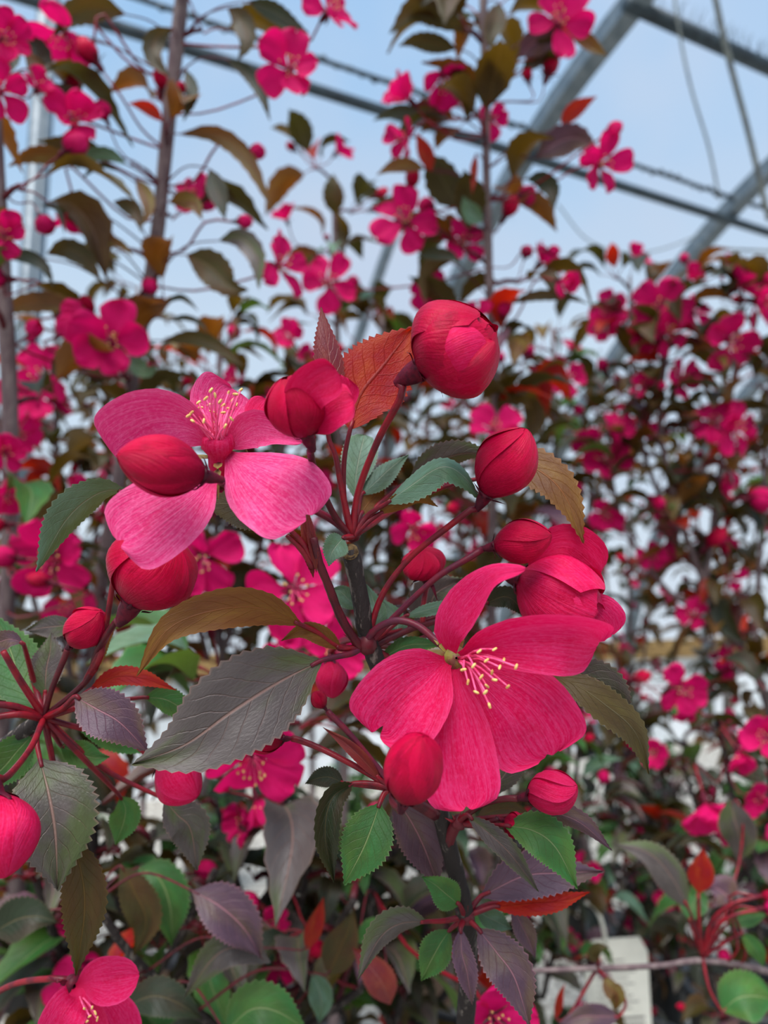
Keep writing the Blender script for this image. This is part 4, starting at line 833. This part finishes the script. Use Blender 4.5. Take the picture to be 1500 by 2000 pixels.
t6 = back_tree('crabapple behind the pale flower with dim blossom low down', 430, 640, 800, 16, PALU, .030, .10, .3, lean=-20)
t7 = back_tree('crabapple filling the gap behind the red leaf', 745, 600, 1050, 17, PALU, .032, .12, .3, lean=30)
t8 = back_tree('crabapple low behind the left edge tree', 110, 640, 900, 18, PALU, .032, .12, .3)
t9 = back_tree('crabapple behind the straight slim leader near the steel hoop', 1080, 640, 1150, 19, PALU, .034, .12, .3, lean=20)
t10 = back_tree('far crabapple showing through the left trees', 270, 560, 1500, 20, PALU, .05, .12, .2, 'far crabapples', lean=10, size=1.1)
t11 = back_tree('far crabapple behind the stem in focus', 600, 720, 1600, 21, PALU, .05, .12, .2, 'far crabapples', lean=10, size=1.1)
t12 = back_tree('far crabapple below the steel hoop at the right', 1230, 760, 1700, 22, PALU, .055, .12, .2, 'far crabapples', size=1.1)
t13 = back_tree('far crabapple behind the broad low crown', 1420, 700, 1500, 23, PALU, .05, .12, .2, 'far crabapples', size=1.1)
t14 = back_tree('far crabapple behind the cupped flower', 900, 700, 1500, 24, PALU, .05, .12, .2, 'far crabapples', size=1.1)

# ---- low leafy growth that fills the bottom of the view
def low_tree(label, x, d, ytop, seed, shoots, step=.026, pf=.06, pb=.2, nl=(4, 6), pal=PALL, size=.72):
    T = Tree(label, gbase(x, 1500, d), seed, pal, size=size)
    c = T.shoot([(x, ytop, d), (x + 10, ytop + 250, d + 10), (x, 2080, d + 20)], .003, .006, 'trunk', 'bark', n=24, ground=True)
    T.dress(c, step, nl, pf, pb, end=.7)
    for pts in shoots:
        q = T.shoot(pts, .002, .003, mat='bark', n=16); T.dress(q, step, nl, pf, pb)
    return T
low_tree('low leafy crabapple under the hanging grey leaf at the left', 180, 420, 1560, 31, [[(40, 1600, 400), (90, 1780, 410), (170, 2000, 425)], [(300, 1620, 430), (270, 1800, 430), (200, 2000, 430)], [(420, 1700, 400), (340, 1850, 410), (200, 2040, 430)]])
low_tree('low leafy crabapple under the star shaped blurred blossom', 520, 460, 1500, 32, [[(420, 1560, 470), (470, 1750, 470), (520, 1950, 470)], [(620, 1600, 440), (580, 1800, 450), (530, 2000, 470)], [(690, 1760, 380), (620, 1880, 420), (540, 2020, 470)]])
low_tree('low leafy crabapple behind the green hanging leaf', 760, 520, 1560, 33, [[(700, 1620, 520), (720, 1800, 520), (760, 2000, 530)], [(850, 1640, 520), (830, 1820, 520), (770, 2000, 530)], [(980, 1650, 560), (930, 1850, 550), (790, 2040, 540)]])
low_tree('low thin crabapple behind the wrinkled red bud', 1050, 700, 1420, 34, [[(990, 1450, 700), (1010, 1700, 700), (1050, 1950, 710)], [(1130, 1450, 700), (1110, 1720, 700), (1060, 1950, 710)]], .026, .03)
low_tree('low bushy crabapple behind the bare level twig', 1260, 980, 1400, 38, [[(1190, 1420, 980), (1210, 1600, 980), (1250, 1900, 990)], [(1340, 1430, 960), (1310, 1620, 970), (1265, 1900, 990)], [(1410, 1500, 960), (1360, 1700, 970), (1270, 1950, 990)]], .028, .08, .25, size=.9)
tt = low_tree('low thin crabapple with the white tag on its trunk', 1130, 760, 1640, 35, [], .06, .1, .2, (2, 4))
tre = low_tree('low leafy crabapple at the right edge', 1500, 620, 1350, 36, [[(1400, 1400, 640), (1440, 1600, 640), (1490, 1850, 640)], [(1330, 1480, 700), (1400, 1700, 680), (1490, 1980, 650)]], .036, .1, .25, (3, 5))

# star shaped flowers low in the picture
tl = Tree('crabapple with pink star flowers hanging behind the broad grey leaf', gbase(480, 1500, 420), 41, PALL)
c = tl.shoot([(450, 1290, 380), (520, 1420, 390), (560, 1600, 400), (540, 2060, 420)], .002, .005, 'trunk', 'bark', n=24, ground=True); tl.dress(c, .034, (3, 5), .0, .2, end=.6)
flowers(tl, [(492, 1478, 320, 190, .1, -.55, .8, 75), (500, 1560, 360, 90, .3, -1, .1, 30), (650, 1270, 330, 130, .2, .1, .9, 75), (560, 1270, 420, 100, .3, -.1, .9, 75), (530, 1800, 420, 70, .3, .1, .8, 60), (470, 1620, 420, 60, .1, -.8, .2, 30)])
tr_ = Tree('crabapple with a bare level twig carrying one upright red leaf', gbase(1640, 1500, 460), 42, PALL)
c = tr_.shoot([(1030, 1896, 400), (1140, 1892, 400), (1290, 1886, 395), (1370, 1876, 392), (1500, 1898, 395), (1640, 1960, 420)], .0013, .0022, 'branch', 'bark_grey', n=24)
tr_.shoot([(1640, 1960, 420), (1660, 2060, 440)], .0022, .006, 'trunk', 'bark', n=12, ground=True)
SP = (1372, 1868, 392)
for pts in ([SP, (1366, 1810, 388), (1364, 1745, 384)], [SP, (1390, 1800, 388), (1430, 1765, 384), (1490, 1750, 382)], [SP, (1400, 1810, 386), (1440, 1785, 382), (1500, 1775, 380)]):
    hstem(tr_.o, 'shoot', pts, .0012, .0009, 'st_red', 6, 10)
hleaf(tr_.o, 'lf_red', [(1365, 1745, 384), (1368, 1715, 384), (1372, 1690, 384), (1372, 1656, 386)], 24, 8, 8, .5, True, label='upright glowing orange red leaf')
hleaf(tr_.o, 'lf_grey', [(1345, 1775, 376), (1310, 1710, 370), (1265, 1665, 368), (1195, 1648, 370)], 32, 10, -30, .6, False, [SP, (1362, 1820, 386)])
hleaf(tr_.o, 'lf_green', [(1348, 1800, 394), (1352, 1770, 398), (1360, 1750, 402), (1350, 1725, 404)], 26, 10, 10, .5, False, [SP])
hleaf(tr_.o, 'lf_green', [(1420, 1805, 390), (1450, 1795, 390), (1475, 1790, 392), (1500, 1785, 394)], 16, 10, 10, .5, False, [SP])
hleaf(tr_.o, 'lf_green', [(1448, 1822, 386), (1465, 1840, 386), (1480, 1860, 386), (1492, 1890, 388)], 16, 10, 10, .5, False, [SP])
hleaf(tr_.o, 'lf_purple', [(1430, 1760, 400), (1415, 1745, 402), (1400, 1735, 404), (1385, 1735, 406)], 34, 10, 10, .5, False, [SP])
hleaf(tr_.o, 'lf_olive', [(1170, 1880, 396), (1160, 1865, 394), (1170, 1850, 392), (1190, 1850, 391)], 12, 10, 10, .5, False, [(1166, 1891, 400)])
hleaf(tr_.o, 'lf_bronze', [(1180, 1905, 392), (1192, 1930, 388), (1204, 1945, 387), (1200, 1975, 388)], 18, 10, 30, .6, False, [(1166, 1891, 400)])
hleaf(tr_.o, 'lf_purple', [(1210, 1985, 380), (1170, 1985, 377), (1140, 1985, 376), (1090, 2000, 376)], 22, 20, 20, .6, False, [(1166, 1891, 400), (1220, 1950, 390)])
hleaf(tr_.o, 'lf_red', [(1085, 1990, 392), (1092, 1960, 390), (1096, 1940, 390), (1104, 1920, 390)], 8, 20, 20, .6, False, [(1166, 1891, 400), (1110, 1985, 396)])
hleaf(tr_.o, 'lf_grey', [(1425, 1560, 430), (1435, 1600, 428), (1445, 1640, 428), (1440, 1685, 430)], 34, 14, 10, .5, False, [SP, (1440, 1700, 420), (1450, 1580, 428)])
hleaf(tr_.o, 'lf_green', [(1410, 1975, 380), (1440, 1950, 378), (1475, 1945, 378), (1520, 1955, 380)], 44, 10, 10, .5, False, [SP, (1385, 1930, 384)])
buds(tr_, [(1485, 1750, 384, 34, .9, .1, .2), (1490, 1775, 380, 40, .9, .1, .2)])
flowers(tre, [(1378, 1570, 520, 125, -.05, -.72, .7, 44), (1330, 1345, 600, 95, 0, .1, .9, 65), (1442, 1468, 540, 80, .1, -.4, .8, 40), (1500, 1440, 500, 90, -.6, .3, .6, 70), (1485, 1560, 540, 70, -.4, .1, .6, 45), (1278, 1470, 680, 60, -.4, .1, .8, 40), (1220, 1325, 680, 50, -.6, .1, .5, 30)])
tl.shoot([(185, 1760, 330), (260, 1870, 340), (400, 1990, 360), (520, 2060, 410)], .0018, .003, mat='bark', n=14)
for mat, pts, W in [('lf_olive', [(235, 1690, 330), (262, 1740, 328), (285, 1800, 328), (262, 1866, 330)], 34), ('lf_green', [(270, 1695, 345), (310, 1715, 342), (332, 1770, 340), (336, 1845, 342)], 42), ('lf_purple', [(376, 1740, 300), (430, 1770, 296), (478, 1815, 295), (510, 1872, 297)], 46), ('lf_grey', [(528, 1880, 300), (470, 1852, 297), (420, 1868, 296), (360, 1948, 298)], 32),
                    ('lf_dark', [(-15, 1822, 320), (35, 1795, 318), (75, 1790, 318), (112, 1802, 320)], 40), ('lf_green', [(440, 2015, 300), (490, 1972, 298), (540, 1975, 298), (600, 2012, 300)], 46), ('lf_red', [(598, 1856, 340), (610, 1822, 340), (622, 1790, 340), (632, 1752, 341)], 17), ('lf_olive', [(642, 1905, 340), (660, 1862, 338), (678, 1822, 338), (692, 1776, 340)], 34), ('lf_young', [(762, 1962, 330), (746, 1920, 328), (724, 1890, 328), (688, 1850, 330)], 30), ('lf_dark', [(245, 1965, 310), (300, 1945, 308), (350, 1960, 308), (395, 1990, 310)], 34), ('lf_green', [(700, 1840, 350), (720, 1825, 350), (745, 1820, 350), (775, 1830, 351)], 26), ('lf_teal', [(610, 1900, 350), (622, 1930, 350), (628, 1960, 350), (622, 1998, 351)], 24)]:
    hleaf(tl.o, mat, pts, W, 12, 16, .5, pet=stalk(tl, P(*pts[0])), pmat='st_dark', pr=.0006)
# flower half hidden behind the pale purple leaf, bottom
flowers(tl, [(962, 1985, 290, 170, .2, .2, .9, 70)])

# ------------------------------------------------------------------ pots and the white tag
def pot(x, y, r, h, label, plant=True):
    T = thing('nursery_pot', label, 'pot', Vector((x, y, 0)), 'black nursery pots on the gravel')
    m = Matrix.Translation((x, y, 0)); mb = MB()
    mb.lathe(m, [(.001, .004), (r * .8, 0), (r * .98, h * .9), (r * 1.05, h * .9), (r * 1.05, h), (r * .97, h), (r * .95, h * .9), (r * .93, h * .85)], 'pot_black', 20); put('pot_wall', mb, T, Vector((x, y, 0)))
    mb = MB(); mb.lathe(m, [(r * .94, h * .86), (r * .5, h * .89), (.001, h * .9)], 'soil', 16); put('soil', mb, T, Vector((x, y, h * .86)))
i = 0
for T in list(bpy.data.objects):
    if T.name.startswith('crabapple_tree'):
        lab = T['label']; pot(T.location.x, T.location.y, .115, .24, ' '.join(('black nursery pot of the ' + lab).split()[:16]))
rp_ = random.Random(77)
def shrub(x, y, h, col, label):
    T = thing('potted_shrub', label, 'potted plant', Vector((x, y, 0)), 'young shrubs in pots on the gravel'); m = Matrix.Translation((x, y, 0)); r = .10
    mb = MB(); mb.lathe(m, [(.001, .004), (r * .8, 0), (r * .98, .18), (r * 1.05, .18), (r * 1.05, .2), (r * .95, .2), (r * .93, .17)], 'pot_black', 16); put('pot', mb, T, Vector((x, y, 0)))
    mb = MB(); mb.lathe(m, [(r * .94, .17), (.001, .175)], 'soil', 12); put('soil', mb, T, Vector((x, y, .17)))
    mb = MB(); st_ = MB()
    for k in range(9):
        a = rp_.uniform(0, 6.28); q = rp_.uniform(.02, .16); e = Vector((x + q * math.cos(a), y + q * math.sin(a), .17 + h * rp_.uniform(.6, 1))); c_ = catmull([Vector((x, y, .17)), Vector((x, y, .17)).lerp(e, .5) + Vector((0, 0, .03)), e], 8); st_.tube(c_, .0025, 'bark', 4)
        for p_ in c_[2:]:
            for _ in range(4):
                dv = Vector((rp_.gauss(0, 1), rp_.gauss(0, 1), rp_.uniform(-.3, .8))).normalized(); l_ = rp_.uniform(.03, .05)
                blade(mb, rp_.choice(col), [p_, p_ + dv * l_ * .5 + Vector((0, 0, .004)), p_ + dv * l_ - Vector((0, 0, .006))], l_ * .27, UPV, n=4, m=1, aL=15, aR=15)
    put('stems', st_, T, Vector((x, y, .17))); o = put('foliage', mb, T, Vector((x, y, .2))); o['kind'] = 'stuff'
SH = [('lf_green',), ('lf_olive', 'lf_green'), ('lf_dark', 'lf_purple'), ('lf_teal', 'lf_green')]
k = 0
for row, (yy, xs) in enumerate([(1.95, (-.9, -.45, .15, .42, .75, 1.1)), (2.6, (-1.2, -.6, -.1, .45, .95, 1.35)), (3.3, (-1.5, -.7, .1, .7, 1.2, 1.8))]):
    for xx in xs:
        gq = Vector((xx, yy, 0)); qq = None
        for kk in range(300):
            qq = gq + Vector((.012 * kk * math.cos(2.4 * kk), .012 * kk * math.sin(2.4 * kk), 0))
            if all((qq - o).length > .38 for o in BASES): break
        BASES.append(qq)
        shrub(qq.x, qq.y, rp_.uniform(.22, .4), SH[k % 4], ['bright green', 'olive', 'dark purple', 'blue green'][k % 4] + ' leaved young ' + ('shrub ' if k % 6 < 4 else 'low shrub ') + 'in a black pot ' + ['between tree pots', 'on the middle gravel', 'towards the white side wall'][row]); k += 1
TG = P(1130, 1900, 765)
tg = thing('plant_tag', 'white plastic plant tag with faded print looped round a thin trunk', 'tag', P(1140, 1790, 745))
b0 = P(1205, 1930, 745); tf = axframe(b0, -FW + UP * .15, RT + UP * .06)
mb = MB(); wv, hv = .034, .048
mb.v = []; out = [(-wv, -hv * 1.3), (wv * .9, -hv * 1.3), (wv * 1.05, hv * .7), (wv * .85, hv), (-wv * .6, hv), (-wv * .95, hv * .8)]
o0 = len(mb.v); mi = mb.mat('tag_white')
for z in (-.0006, .0006):
    for x, y in out: mb.v.append(tf @ Vector((x, y, z)))
mb.face(list(range(6))[::-1], [(0, 0)] * 6, mi); mb.face(list(range(6, 12)), [(0, 0)] * 6, mi)
for k in range(6): mb.face([k, (k + 1) % 6, 6 + (k + 1) % 6, 6 + k], [(0, 0)] * 4, mi)
put('tag_plate', mb, tg, b0, None, False)
mb = MB(); mb.tube(catmull([tf @ Vector((-wv * .2, hv * .9, 0)), P(1175, 1800, 748), P(1160, 1770, 752), P(1140, 1765, 765), P(1128, 1790, 775)], 16), .0022, 'tag_white', 6); put('tag_strap', mb, tg, P(1165, 1770, 750))
mb = MB()
for k in range(9):
    y = hv * (.55 - .12 * k) ; mb.box(tf, -wv * .6, wv * (.3 + .4 * ((k * 7) % 5) / 5), y, y + .0012, .0007, .0009, 'ink')
for k in range(3): mb.box(tf, wv * .1, wv * .75, -hv * (.62 + .12 * k), -hv * (.57 + .12 * k), .0007, .0009, 'ink')
mb.box(tf, -wv * .15, wv * .0, -hv * .66, -hv * .52, .0007, .0009, 'ink_red'); put('print', mb, tg, b0, 'faded grey print with a small red mark', False)
print('OBJECTS TOTAL', len(bpy.data.objects), 'TRIS', sum(len(m.polygons) * 2 for m in bpy.data.meshes))
